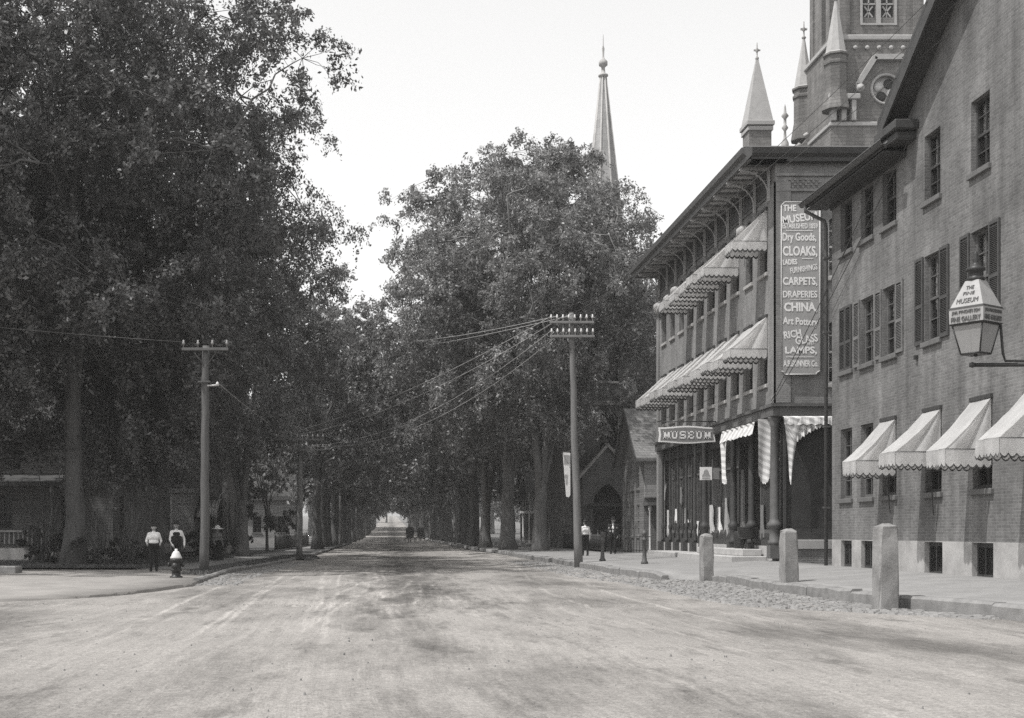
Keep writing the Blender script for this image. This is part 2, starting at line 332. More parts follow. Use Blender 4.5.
def window(parent, loc, rz, w, h, mat='wood_dark', sill='brick_sill', muntin=True, blind=None, dep=.12, sillw=.08):
    """a sash window; local x along the wall, y inwards, z up; its base centre at loc"""
    key = (round(w, 3), round(h, 3), mat, muntin)
    if key not in WIN:
        f = MB(); b = .065
        f.box(-w / 2, -w / 2 + b, dep, dep + .09, 0, h); f.box(w / 2 - b, w / 2, dep, dep + .09, 0, h)
        f.box(-w / 2 + b, w / 2 - b, dep, dep + .09, h - b, h); f.box(-w / 2 + b, w / 2 - b, dep, dep + .09, 0, b + .02)
        f.box(-w / 2 + b, w / 2 - b, dep - .01, dep + .08, h * .5 - .03, h * .5 + .03)
        if muntin:
            f.box(-.014, .014, dep + .005, dep + .06, b + .02, h * .5 - .03); f.box(-.014, .014, dep + .005, dep + .06, h * .5 + .03, h - b)
            for zz in (.26, .76): f.box(-w / 2 + b, w / 2 - b, dep + .008, dep + .055, h * zz - .012, h * zz + .012)
        p = MB(); p.box(-w / 2 + b, w / 2 - b, dep + .05, dep + .056, 0, h * .5 - b - .05)
        WIN[key] = (f.mesh('window', mat), p.mesh('pane', 'glass'))
    fm, pm = WIN[key]
    o = local('window', fm, None, parent, loc, rz)
    for zz in (.085, h * .5 + .03): local('pane', pm, None, o, (0, 0, zz))
    if sill:
        sk = ('sill', round(w, 3), sill)
        if sk not in WIN:
            s_ = MB(); s_.bbox(-w / 2 - .08, w / 2 + .08, -sillw, dep + .02, -.13, -.002, .012); WIN[sk] = s_.mesh('sill', sill)
        local('sill', WIN[sk], None, o)
    if blind:
        c = MB(); n = 10
        for k in range(n):
            a, b2 = -w / 2 + .07 + (w - .14) * k / n, -w / 2 + .07 + (w - .14) * (k + 1) / n
            c.quad((a, dep + .13 + .02 * (k % 2), h * (1 - blind)), (b2, dep + .13 + .02 * ((k + 1) % 2), h * (1 - blind)), (b2, dep + .13 + .02 * ((k + 1) % 2), h - .07), (a, dep + .13 + .02 * (k % 2), h - .07))
        local('curtain', c, 'curtain', o)
    return o
SH = {}
def shutter(parent, loc, rz, w, h, mat='shutter_paint'):
    key = (round(w, 3), round(h, 3), mat)
    if key not in SH:
        f = MB(); b = .055
        for a in (-w / 2, w / 2 - b): f.box(a, a + b, -.05, -.01, 0, h)
        for z0, z1 in ((0, .09), (h * .42, h * .42 + .08), (h - .07, h)): f.box(-w / 2 + b, w / 2 - b, -.05, -.01, z0, z1)
        l = MB(); z = .1
        while z < h - .1:
            if not (h * .42 - .03 < z < h * .42 + .07):
                l.quad((-w / 2 + b, -.048, z), (w / 2 - b, -.048, z), (w / 2 - b, -.014, z + .035), (-w / 2 + b, -.014, z + .035))
            z += .04
        SH[key] = (f.mesh('shutter', mat), l.mesh('louvre', mat))
    o = local('shutter', SH[key][0], None, parent, loc, rz); stuff(local('louvre', SH[key][1], None, o)); return o
def text_mesh(body, size, mat, bold=0.0, extrude=.004, align='CENTER', sx=1.0, shear=0.0, space=1.0):
    cu = bpy.data.curves.new('t', 'FONT'); cu.body = body; cu.size = size; cu.extrude = extrude; cu.offset = bold
    cu.align_x = align; cu.align_y = 'CENTER'; cu.shear = shear; cu.space_character = space; cu.resolution_u = 3
    o = bpy.data.objects.new('t', cu); C.objects.link(o)
    dg = bpy.context.evaluated_depsgraph_get(); dg.update()
    me = bpy.data.meshes.new_from_object(o.evaluated_get(dg)); bpy.data.objects.remove(o); bpy.data.curves.remove(cu)
    me.transform(Matrix.Diagonal((sx, 1, 1, 1))); me.transform(Matrix.Rotation(R(90), 4, 'X'))      # faces -Y
    me.materials.clear(); me.materials.append(MATS[mat]); return me
def fit_text(body, width, height, mat, bold=.0, shear=0, space=1.0):
    me = text_mesh(body, 1.0, mat, 0, .0, 'CENTER', 1, shear, space)
    co = np.zeros(len(me.vertices) * 3); me.vertices.foreach_get('co', co); co = co.reshape(-1, 3)
    w = co[:, 0].max() - co[:, 0].min(); h = co[:, 2].max() - co[:, 2].min()
    s = height / h; bpy.data.meshes.remove(me)
    me = text_mesh(body, s, mat, bold, .004, 'CENTER', width / (w * s), shear, space)
    co = np.zeros(len(me.vertices) * 3); me.vertices.foreach_get('co', co); co = co.reshape(-1, 3)
    me.transform(Matrix.Translation((-(co[:, 0].max() + co[:, 0].min()) / 2, 0, -(co[:, 2].max() + co[:, 2].min()) / 2)))
    return me

# ================================================================== THE SETTING
def hz(y):                                # long profile of the street: level, then climbing gently far off
    if y < 220: return 0.0
    return 4.6 * ((y - 220) / 330.0) ** 1.25 if y < 560 else 4.6 * (340 / 330.0) ** 1.25 + (y - 560) * .0175
def interp(tab, y):
    if y <= tab[0][0]: return tab[0][1]
    for (a, b), (c, d) in zip(tab, tab[1:]):
        if y <= c: return b + (d - b) * (y - a) / (c - a)
    return tab[-1][1]
XL = [(25.4, -90), (25.9, -14), (26.7, -8.3), (28.4, -7.1), (30.4, -6.3), (34.6, -5.45), (38, -5.6), (45, -5.8), (60, -5.2), (68, -4.9), (100, -4.7), (1400, -4.7)]
XR = [(4, 40), (9, 19), (12, 15), (16, 12), (20.4, 10.35), (23.7, 9.45), (27, 9.3), (36.4, 9.25), (37.4, 8.05), (42, 7.65), (50, 7.5), (75, 7.2), (100, 6.3), (1400, 6.3)]
xl = lambda y: interp(XL, y); xr = lambda y: interp(XR, y)
def strip(name, ys, fa, fb, fz, mat, nx=1, jit=0, skirt=.22):
    m = MB(); rnd = random.Random(3)
    for y in ys:
        a, b = fa(y), fb(y)
        for k in range(nx + 1):
            x = a + (b - a) * k / nx; z = fz(x, y) + rnd.uniform(-jit, jit)
            if k == 0: m.v.append((x - .01, y, z - skirt))
            m.v.append((x, y, z))
            if k == nx: m.v.append((x + .01, y, z - skirt))
    nx += 2; n = nx + 1
    for j in range(len(ys) - 1):
        for k in range(nx): m.f.append((j * n + k, j * n + k + 1, (j + 1) * n + k + 1, (j + 1) * n + k)); m.m.append(0); m.smooth.add(len(m.f) - 1)
    return structure(m.build(name, mat))
far = [y for y in range(130, 240, 15)] + list(range(240, 700, 20)) + [760, 900, 1100, 1400]
strip('ground', [-60, -20, 0, 25, 50, 75, 100, 130] + far[1:], lambda y: -900, lambda y: 900, lambda x, y: hz(y) - .06, 'earth', 60)
def road_z(x, y):
    r = interp(XR, y); e = max(0, 1 - abs(r - x) / 2.2) if y > 12 else 0
    return hz(y) + .07 * e + .012 * math.sin(x * 1.3 + y * .21) + .008 * math.sin(x * 3.1 - y * .6)
ys = [-30, -15, -5, 0] + [2 + .5 * k for k in range(190)] + [100 + 3 * k for k in range(10)] + far
strip('road', ys, lambda y: min(xl(y), xl(y + .9)) - 1.2, lambda y: max(xr(y - .8), xr(y), xr(y + .8)) + .15, road_z, 'dirt_road', 70, .006)
def walk_z(x, y):
    e = xr(y) + .2; t = min(1, max(0, (x - e) / max(.5, 13 - e)))
    drop = .17 * max(0, 1 - abs(y - 37.0) / 1.3) * (1 - t)
    return hz(y) + .30 + .22 * t - drop
wy = [6 + .6 * k for k in range(160)] + [104 + 6 * k for k in range(40)]
strip('right_pavement', wy, lambda y: xr(y) + .2, lambda y: 13.3 if y < 61.5 else (11.2 if y < 110 else 9.8), walk_z, 'pavement', 8, .004)
strip('right_yard', [61.5 + 3 * k for k in range(60)], lambda y: 11.2 if y < 110 else 9.8, lambda y: 60, lambda x, y: hz(y) + .38, 'grass_floor', 6, .02)
lp_z = lambda x, y: .028 + .075 * min(1, max(0, (y - 26) / 12))
strip('left_pavement', [25.45 + .5 * k for k in range(45)], lambda y: -90 if y < 46.6 else -9.4, lambda y: xl(y) - .02, lp_z, 'dirt_path', 40, .01)
strip('left_path', [47 + 2 * k for k in range(60)], lambda y: -9.4 + min(1, (y - 47) / 45) * 1.6, lambda y: xl(y) - 1.1, lambda x, y: .125, 'pavement', 4, .004)
strip('verge', [40.2 + 1.2 * k for k in range(100)], lambda y: xl(y) - 1.1 + .8 * max(0, 1 - (y - 40.2) / 2), lambda y: xl(y) - .16, lambda x, y: .14, 'grass_floor', 4, .015)
strip('lawn', [46.6 + 2 * k for k in range(60)], lambda y: -90, lambda y: -9.4 + min(1, max(0, y - 47) / 45) * 1.6, lambda x, y: .16, 'grass_floor', 30, .02)

# ---- kerbs, stone by stone
def kerb(name, joints, fx, side, z0, zt, w, mat, slope=None):
    root = bpy.data.objects.new(name, None); C.objects.link(root); structure(root)
    rnd = random.Random(11)
    for a, b in zip(joints, joints[1:]):
        a2, b2 = a + .012, b - .012; n = max(2, int((b - a) / .6))
        m = MB(); t = rnd.uniform(-.015, .02); sh = rnd.uniform(-.02, .02)
        ring = []
        for k in range(n + 1):
            y = a2 + (b2 - a2) * k / n; x = fx(y) + sh; jz = rnd.uniform(-.016, .016) + t; c = .03 + rnd.uniform(0, .03)
            zz = zt(y) if callable(zt) else zt
            pr = [(0, z0), (0, zz + jz - c), (c, zz + jz), (w, zz + jz + .005), (w, z0)]
            for dx, z in pr: m.v.append((x + side * dx, y, z))
        q = 5
        for k in range(n):
            for j in range(q): m.f.append((k * q + j, k * q + (j + 1) % q, (k + 1) * q + (j + 1) % q, (k + 1) * q + j)); m.m.append(0)
        m.f.append(tuple(range(q))[::-1]); m.m.append(0); m.f.append(tuple(n * q + j for j in range(q))); m.m.append(0)
        m.build('kerb_stone', mat, root)
ktop = lambda y: .30 - .17 * max(0, 1 - abs(y - 37.0) / 1.3) + .012
kerb('right_kerb', [14, 16.4, 18.7, 21.2, 23.5, 25.6, 28.1, 30.6, 32.5, 34.7, 36.5], lambda y: xr(y), 1, -.05, ktop, .24, 'granite_kerb')
kerb('right_street_kerb', [37.4 + 2.3 * k for k in range(18)], lambda y: xr(y), 1, -.05, ktop, .22, 'granite_kerb')
kerb('left_kerb', [36.5 + 2.6 * k for k in range(25)], lambda y: xl(y), -1, -.05, .155, .16, 'granite_kerb')

# ---- cobbled gutter (uncountable small stones)
def stones(name, n, area, size, mat, seed, zf, hmul=.5):
    rnd = random.Random(seed); m = MB()
    for _ in range(n):
        x, y = area(rnd)
        if x is None: continue
        s = rnd.uniform(*size); a = rnd.uniform(0, 6.28); k = rnd.choice((5, 6)); z = zf(x, y); h = s * hmul * rnd.uniform(.5, 1.1)
        el = rnd.uniform(.65, 1)
        lo = [(x + s * math.cos(a + i * 6.283 / k) , y + s * el * math.sin(a + i * 6.283 / k), z - .02) for i in range(k)]
        hi = [(x + s * .7 * math.cos(a + i * 6.283 / k), y + s * .7 * el * math.sin(a + i * 6.283 / k), z + h * rnd.uniform(.7, 1)) for i in range(k)]
        m.add(lo + hi, [tuple(range(k, 2 * k))] + [(i, (i + 1) % k, k + (i + 1) % k, k + i) for i in range(k)])
    return stuff(m.build(name, mat))
plain('cobble', .235, .85, .35, 2.5, .5, 40, .035)
def cob(rnd):
    y = rnd.uniform(21, 37.4); wmax = 2.3 * min(1, (y - 20.5) / 5)
    x = xr(min(y, 36.4)) - .1 - wmax * rnd.random() ** 1.3
    return x, y
o = stones('cobbles', 2600, cob, (.05, .125), 'cobble', 5, road_z, .45); props(o, 'rough cobbles bedded in the gutter before the granite posts', 'cobbles')
def cob2(rnd):
    y = rnd.uniform(37.5, 62); return xr(y) - .05 - 1.5 * rnd.random() ** 1.4, y
o = stones('gutter_stones', 1300, cob2, (.05, .11), 'cobble', 6, road_z, .35); props(o, 'small stones strewn along the gutter by the right-hand pole', 'stones')
def cob3(rnd):
    y = rnd.uniform(35, 62); return xl(y) + .05 + 1.2 * rnd.random() ** 1.4, y
o = stones('gutter_rubble', 900, cob3, (.04, .11), 'cobble', 8, road_z, .4); props(o, 'loose stones in the gutter beside the grass verge', 'stones')
def cob4(rnd):
    y = 9 + 45 * rnd.random() ** 1.6; return rnd.uniform(max(-14, xl(y)), min(8.5, xr(y) - .3)), y
o = stones('road_grit', 700, cob4, (.005, .018), 'cobble', 9, lambda x, y: road_z(x, y) + .012, .5); props(o, 'scattered pebbles and clods on the dirt road', 'pebbles')
# fallen stick and clods on the dirt road
def clod(px, py, w, lab):
    Y = FPX * 1.5 / (py - VY); p = at(px, py, Y); m = MB(); rnd = random.Random(px)
    for k in range(7):
        x, y = rnd.uniform(-w, w), rnd.uniform(-w * .5, w * .5); s = rnd.uniform(.03, .06)
        m.lathe([(s, -.01), (s * .85, s * .5), (s * .3, s * .85), (0, s * .9)], p.x + x, Y + y, 7, road_z(p.x, Y))
    props(m.build('dung_clods', 'earth', None, (p.x, Y, 0)), lab, 'clods')
clod(958, 616, .09, 'black clod lying below the kerb stones by the gutter')

# ================================================================== BUILDINGS ON THE RIGHT
FX = 13.0
# ---- two-part brick house: lower wing with eaves, taller gabled block
GX = {}
def front(mb, y0, y1, z0, z1, ops, depth=.2):    # street front at X = FX; ops by centre Y
    wall(mb, (FX, 0), (0, 1), (-1, 0), y0, y1, z0, z1, ops, depth)
A0, A1, B0 = 31.7, 37.06, 20.0
gcols = [35.9, 34.35, 32.8]
low = thing('brick_house', 'brick house wing with overhanging eaves, gutter and louvred shutters', 'house', (FX, A1, .5))
w = MB(); hw = .45
ops = [(c - hw, c + hw, 2.45, 4.45, 0) for c in gcols] + [(c - hw, c + hw, 6.1, 7.9, 0) for c in gcols] + [(c - hw, c + hw, 9.5, 10.93, 0) for c in gcols]
front(w, A0, A1, 1.28, 11.1, ops)
w.quad((FX, A1, 0), (FX + 9, A1, 0), (FX + 9, A1, 11.1), (FX, A1, 11.1)); w.quad((FX + 9, A0, 0), (FX + 9, A1, 0), (FX + 9, A1, 11.1), (FX + 9, A0, 11.1))
w.add([(FX, A1, 11.1), (FX + 9, A1, 11.1), (FX + 4.5, A1, 13.6)], [(0, 1, 2)])
w.build('wall', 'brick_front', low)
b = MB(); front(b, A0, A1, .2, 1.28, [(c - .42, c + .42, .5, 1.26, 0) for c in gcols], .16); b.build('stone_base', 'stone_base', low)
for c in gcols:
    f = MB(); f.box(FX + .1, FX + .16, c - .42, c + .42, .5, .58); f.box(FX + .1, FX + .16, c - .42, c + .42, 1.16, 1.26)
    for yy in (-.42, -.02, .37): f.box(FX + .101, FX + .159, c + yy, c + yy + .05, .58, 1.16)
    o = f.build('basement_window', 'wood_dark', low); p = MB(); p.box(FX + .12, FX + .126, c - .37, c + .37, .58, 1.16); p.build('pane', 'glass', o)
def wloc(parent, y, z): return (0, y - ORIG[parent.name].y, z - ORIG[parent.name].z)
for i, c in enumerate(gcols):
    window(low, wloc(low, c, 2.45), R(-90), .9, 2.0, 'wood_mid', 'brick_sill')
    window(low, wloc(low, c, 6.1), R(-90), .9, 1.8, 'wood_mid', 'brick_sill', blind=(None, .55, .4)[i])
    window(low, wloc(low, c, 9.5), R(-90), .9, 1.43, 'wood_dark', 'brick_sill', blind=(None, None, .4)[i])
for y, m_ in ((gcols[0] + .23, 'shutter_paint'), (gcols[0] - .23, 'shutter_paint'), (gcols[1] + .69, 'shutter_worn'), (gcols[2] + .69, 'shutter_worn'), (gcols[2] - .69, 'shutter_worn')):
    shutter(low, wloc(low, y, 6.08), R(-90), .44, 1.84, m_)
r = MB(); ex = .62
r.poly_prism([(FX - ex, A0 + .02, 11.12), (FX + 4.5, A0 + .02, 13.85), (FX + 9 + ex, A0 + .02, 11.12), (FX + 9 + ex, A0 + .02, 11.24), (FX + 4.5, A0 + .02, 14.0), (FX - ex, A0 + .02, 11.24)], (0, A1 - A0 + .5, 0))
rf = r.build('roof', 'slate', low)
gt = MB(); n = 9
prof = [(FX - ex - .07 + .09 * math.cos(math.pi + math.pi * k / n), 11.27 + .1 * math.sin(math.pi + math.pi * k / n)) for k in range(n + 1)]
for (xa, za), (xb, zb) in zip(prof, prof[1:]): gt.quad((xa, A0 - .3, za), (xb, A0 - .3, zb), (xb, A1 + .6, zb), (xa, A1 + .6, za))
gt.tube([(FX - ex - .16, A0 - .3, 11.28), (FX - ex - .16, A1 + .6, 11.28)], .022, 6)
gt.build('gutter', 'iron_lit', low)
for k in range(0):
    y = A0 + .35 + k * .62; s = MB(); s.poly_prism([(FX + .02, y, 10.98), (FX - ex + .05, y, 11.0), (FX - ex + .05, y, 11.1), (FX + .02, y, 11.1)], (0, .09, 0)); s.build('rafter_end', 'wood_dark', low)
fa = MB(); fa.box(FX - ex + .03, FX - .003, A0 + .01, A1 + .4, 11.06, 11.1); fa.build('soffit', 'wood_dark', low)
fa = MB(); fa.box(FX - .06, FX - .003, A0 + .01, A1, 10.95, 11.058); fa.build('eaves_board', 'wood_dark', low)
dp = MB(); yb = A1 + .28
dp.tube([(FX - ex - .07, yb, 11.2), (FX - ex - .07, yb, 11.0), (FX - .1, yb + .05, 10.72), (FX - .06, yb + .05, 10.5), (FX - .06, yb + .05, .4)], .055, 8)
for z in (2.2, 4.6, 7.4, 9.6): dp.box(FX - .14, FX + .05, yb - .03, yb + .13, z, z + .05)
dp.build('downpipe', 'iron_lit', low)

tall = thing('gabled_house', 'tall brick gable-fronted house with dark barge boards and shuttered windows', 'house', (FX, A0, .5))
w = MB(); bc = [30.15, 27.65, 25.15, 22.6]; bu = [30.2, 27.75]
ops = [(c - hw, c + hw, 2.45, 4.45, 0) for c in bc] + [(c - hw, c + hw, 6.1, 8.18, 0) for c in bu] + [(c - .44, c + .44, 9.5, 11.1, 0) for c in bu]
front(w, B0, A0 - .002, 1.28, 11.9, ops)
ym, zr = (A0 + B0) / 2, 11.9 + (A0 - B0) / 2 * .64
w.add([(FX, B0, 11.9), (FX, A0 - .002, 11.9), (FX, ym, zr)], [(0, 1, 2)])
w.quad((FX, B0, 0), (FX + 10, B0, 0), (FX + 10, B0, 11.9), (FX, B0, 11.9)); w.quad((FX + .0, A0 - .002, 11.0), (FX + 10, A0 - .002, 11.0), (FX + 10, A0 - .002, 11.9), (FX, A0 - .002, 11.9))
w.quad((FX + 10, B0, 0), (FX + 10, A0, 0), (FX + 10, A0, 11.9), (FX + 10, B0, 11.9)); w.add([(FX + 10, B0, 11.9), (FX + 10, A0, 11.9), (FX + 10, ym, zr)], [(0, 1, 2)])
w.build('wall', 'brick_front', tall)
b = MB(); front(b, B0, A0 - .002, .2, 1.28, [(c - .5, c + .5, .48, 1.26, 0) for c in bc], .18); b.build('stone_base', 'stone_base', tall)
for c in bc:
    f = MB(); f.box(FX + .12, FX + .18, c - .5, c + .5, .48, .56); f.box(FX + .12, FX + .18, c - .5, c + .5, 1.16, 1.26)
    for yy in (-.5, .08, .45): f.box(FX + .121, FX + .179, c + yy, c + yy + .05, .56, 1.16)
    o = f.build('basement_window', 'wood_dark', tall); p = MB(); p.box(FX + .14, FX + .146, c - .45, c + .45, .56, 1.16); p.build('pane', 'glass', o)
for c in bc: window(tall, wloc(tall, c, 2.45), R(-90), .9, 2.0, 'wood_dark', 'brick_sill')
for i, c in enumerate(bu):
    window(tall, wloc(tall, c, 6.1), R(-90), .9, 2.08, 'wood_mid', 'brick_sill', blind=.62)
    window(tall, wloc(tall, c, 9.5), R(-90), .88, 1.6, 'wood_dark', 'brick_sill', blind=.5)
    for s in (-1, 1): shutter(tall, wloc(tall, c + s * .7, 6.08), R(-90), .46, 2.12, 'shutter_paint')
for s, nm in ((1, A0), (-1, B0)):
    r = MB(); e = nm + s * .45; ze = 11.9 - .45 * .64; t = .2
    r.poly_prism([(FX - .5, e, ze + .12), (FX - .5, ym, zr + .12), (FX - .5, ym, zr + .12 + t), (FX - .5, e, ze + .12 + t)], (10.9, 0, 0)); o = r.build('roof_slope', 'slate', tall)
    q = MB(); q.poly_prism([(FX - .56, e + s * .02, ze - .14), (FX - .56, ym, zr - .14), (FX - .56, ym, zr + .36), (FX - .56, e + s * .02, ze + .36)], (.06, 0, 0)); q.build('barge_board', 'wood_dark', o)
    q = MB(); q.poly_prism([(FX - .498, nm, 11.9 - .03), (FX - .498, ym, zr - .03), (FX - .498, ym, zr + .08), (FX - .498, nm, 11.9 + .08)], (.49, 0, 0)); q.build('soffit', 'wood_dark', o)
q = MB(); q.bbox(FX - .6, FX - .004, A0 - .75, A0 + .62, 11.42, 11.66, .03); q.bbox(FX - .5, FX - .006, A0 - .6, A0 + .5, 11.2, 11.418, .03); q.build('eaves_return', 'wood_dark', tall)
hk = MB(); hk.box(FX - .08, FX - .003, 31.0, 31.1, 5.75, 5.85); hk.build('wall_hook', 'iron', tall)

# ---- awnings
def awning_obj(name, label, group, loc, rz, w, p, d, val, canvas_m, scal=.16, seed=0, fold=.05, sides=True, fr_h=.03):
    root = thing(name, label, 'awning', loc, rz, group); rnd = random.Random(seed)
    nx, ny = 10, 8; m = MB(); ph = rnd.uniform(0, 6)
    def top(u, v):
        x = -w / 2 + w * u; sag = fold * math.sin(math.pi * v) * (.5 + .5 * math.sin(u * 6 + ph + v * 4)) + fold * 1.1 * math.sin(math.pi * v) + .012 * math.sin(v * 19 + u * 5 + ph)
        return (x, -p * v + .02 * math.sin(u * 7 + ph) * v, -d * v - sag * .6)
    base = len(m.v)
    for j in range(ny + 1):
        for i in range(nx + 1): m.v.append(top(i / nx, j / ny))
    for j in range(ny):
        for i in range(nx): m.f.append((base + j * (nx + 1) + i, base + (j + 1) * (nx + 1) + i, base + (j + 1) * (nx + 1) + i + 1, base + j * (nx + 1) + i + 1)); m.m.append(0); m.smooth.add(len(m.f) - 1)
    if sides:
        for s, u in ((-1, 0), (1, 1)):
            b0 = len(m.v); nn = 8
            for j in range(ny + 1):                      # from the sloping edge back to the wall line
                T = Vector(top(u, j / ny))
                for i in range(nn + 1):
                    t = i / nn; B = Vector((s * w / 2, -p * (j / ny) * (1 - t), T.z + (-d - T.z) * t * .0))
                    # a fan of folds gathered at the window head
                    q = Vector((s * w / 2, T.y * (1 - t) , T.z * (1 - t) + (-d * (j / ny)) * t))
                    fo = (.06 * math.sin(t * 11 + ph) + .03 * math.sin(t * 23 + ph * 2)) * (.25 + .75 * j / ny) * math.sin(math.pi * t) ** .6
                    m.v.append((q.x - s * .03 + s * fo, q.y, q.z))
            for j in range(ny):
                for i in range(nn):
                    m.f.append((b0 + j * (nn + 1) + i, b0 + j * (nn + 1) + i + 1, b0 + (j + 1) * (nn + 1) + i + 1, b0 + (j + 1) * (nn + 1) + i)); m.m.append(0); m.smooth.add(len(m.f) - 1)
    local('canopy', m, canvas_m, root)
    m = MB(); tr_ = MB()
    def run(a, b):
        a, b = Vector(a), Vector(b); L = (b - a).length; k = max(2, round(L / scal)); pts = []
        for i in range(k):
            for t in (0, .25, .5, .75):
                q = a + (b - a) * ((i + t) / k); out = Vector((0, 0, 0)); z = -val + (.0 if t == 0 else (-.055 if t in (.25, .75) else -.075)) + .05
                wob = .018 * math.sin((i + t) * 1.9 + ph)
                pts.append((q, z, wob))
        pts.append((b, -val + .05, 0))
        nrm = Vector(((b - a).y, -(b - a).x, 0)).normalized()
        b0 = len(m.v)
        for q, z, wob in pts:
            m.v.append(tuple(q)); m.v.append(tuple(q + nrm * wob + Vector((0, 0, z))))
        for i in range(len(pts) - 1): m.f.append((b0 + 2 * i, b0 + 2 * i + 1, b0 + 2 * i + 3, b0 + 2 * i + 2)); m.m.append(0); m.smooth.add(len(m.f) - 1)
        b1 = len(tr_.v)
        for q, z, wob in pts:
            e = q + nrm * (wob + .004) + Vector((0, 0, z)); tr_.v.append(tuple(e + Vector((0, 0, .012)))); tr_.v.append(tuple(e - Vector((0, 0, fr_h))))
        for i in range(len(pts) - 1): tr_.f.append((b1 + 2 * i, b1 + 2 * i + 1, b1 + 2 * i + 3, b1 + 2 * i + 2)); tr_.m.append(0)
    z = -d
    run((-w / 2 - .01, -p - .01, z), (w / 2 + .01, -p - .01, z))
    if sides: run((w / 2 + .01, -p, z - .01), (w / 2 + .01, -.02, z - .03)); run((-w / 2 - .01, -.02, z - .03), (-w / 2 - .01, -p, z - .01))
    local('valance', m, canvas_m, root)
    stuff(local('edging_shade', tr_, 'edging_shade_dark', root))  # dark scallop edging; on the store awnings it paints in the shaded underside
    f = MB(); f.tube([(-w / 2, -.01, z - .02), (-w / 2, -p, z - .012), (w / 2, -p, z - .012), (w / 2, -.01, z - .02)], .014, 6)
    local('frame', f, 'iron', root)
    hb = MB(); hb.box(-w / 2 - .02, w / 2 + .02, -.05, .03, -.02, .07); local('head_board', hb, 'wood_dark', root)
    return root
for i, c in enumerate([gcols[2]] + bc[:3]):
    lab = ['white scalloped awning on the brick house, farthest of the four ground-floor ones', 'white scalloped awning, second of the four ground-floor ones from the downpipe',
           'white scalloped awning, third of the four ground-floor ones from the downpipe', 'white scalloped awning cut off by the right edge below the lantern'][i]
    awning_obj('window_awning', lab, 'white awnings on the near brick house', (FX - .02, c, 4.42), R(-90), .96, (1.02, 1.08, 1.0, 1.05)[i], (1.08, 1.02, 1.12, 1.06)[i], (.36, .33, .37, .35)[i], 'canvas_white', .16, i, .05)
def pull_cord(y, z, lab):
    m = MB(); m.tube([(FX - .12, y, 3.1), (FX - .1, y, 2.4), (FX - .06, y, z)], .011, 5); props(m.build('awning_cord', 'iron', None, (FX - .1, y, z)), lab, 'cord')
pull_cord(32.6, 2.0, 'cord hanging below the awning nearest the downpipe'); pull_cord(30.0, 1.9, 'cord hanging below the second ground-floor awning')

# ---- museum store
M0, M1, MX = 42.5, 61.2, 30.0
mus = thing('museum_store', 'three-storey brick corner store with bracketed cornice and shopfront', 'store', (FX, M0, .5))
bays = [43.85 + 1.765 * k for k in range(10)]; hwm = .44
w = MB()
ops = [(c - hwm, c + hwm, 6.6, 9.0, .22) for c in bays] + [(c - hwm, c + hwm, 10.45, 12.75, .22) for c in bays]
front(w, M0, M1, 5.75, 13.95, ops, .25)
wall(w, (0, M0), (1, 0), (0, -1), FX, MX, 5.75, 13.95, [(14.78, 15.6, 10.1, 12.2, .2), (14.78, 15.6, 6.5, 8.7, .2)], .25)
w.quad((FX, M1, 0), (MX, M1, 0), (MX, M1, 13.95), (FX, M1, 13.95)); w.quad((MX, M0, 0), (MX, M1, 0), (MX, M1, 13.95), (MX, M0, 13.95))
w.quad((15.05, M0, 0), (MX, M0, 0), (MX, M0, 5.75), (15.05, M0, 5.75))
w.quad((FX, M0, 5.75), (MX, M0, 5.75), (MX, M1, 5.75), (FX, M1, 5.75))         # floor over the shop
w.build('wall', 'brick_museum', mus)
for k, c in enumerate(bays):
    window(mus, wloc(mus, c, 6.6), R(-90), .88, 2.38, 'wood_dark', 'stone_base', dep=.16)
    window(mus, wloc(mus, c, 10.45), R(-90), .88, 2.28, 'wood_dark', 'stone_base', dep=.16, blind=.6 if k in (1, 8, 9) else None)
for z, h in ((10.1, 2.08), (6.5, 2.18)): window(mus, (15.19 - FX, 0, z - .5), 0, .82, h, 'paint_white', 'stone_base', dep=.1, blind=.8)
# corner piers standing a little proud
p = MB(); p.box(FX - .06, FX - .002, M0 - .06, M0 + .62, 5.86, 13.3); p.box(FX - .06, FX + .5, M0 - .06, M0 - .002, 5.86, 13.3); p.build('corner_pier', 'brick_museum', mus)
p = MB(); p.box(FX - .07, FX - .002, M1 - .5, M1, 5.86, 13.3); p.build('corner_pier', 'brick_museum', mus)
# belt courses on the end wall
for z in (12.98, 13.5):
    q = MB(); q.box(FX + .02, MX, M0 - .075, M0 - .003, z, z + .09); q.build('string_course', 'brick_museum', mus)
lat = MB()                                                     # lattice of headers near the top of the end wall
for i in range(13):
    for j in range(4):
        if (i + j) % 2 == 0: lat.box(13.35 + i * .09, 13.35 + i * .09 + .07, M0 - .05, M0 - .003, 13.1 + j * .085, 13.1 + j * .085 + .06)
lat.build('brick_lattice', 'brick_museum', mus)
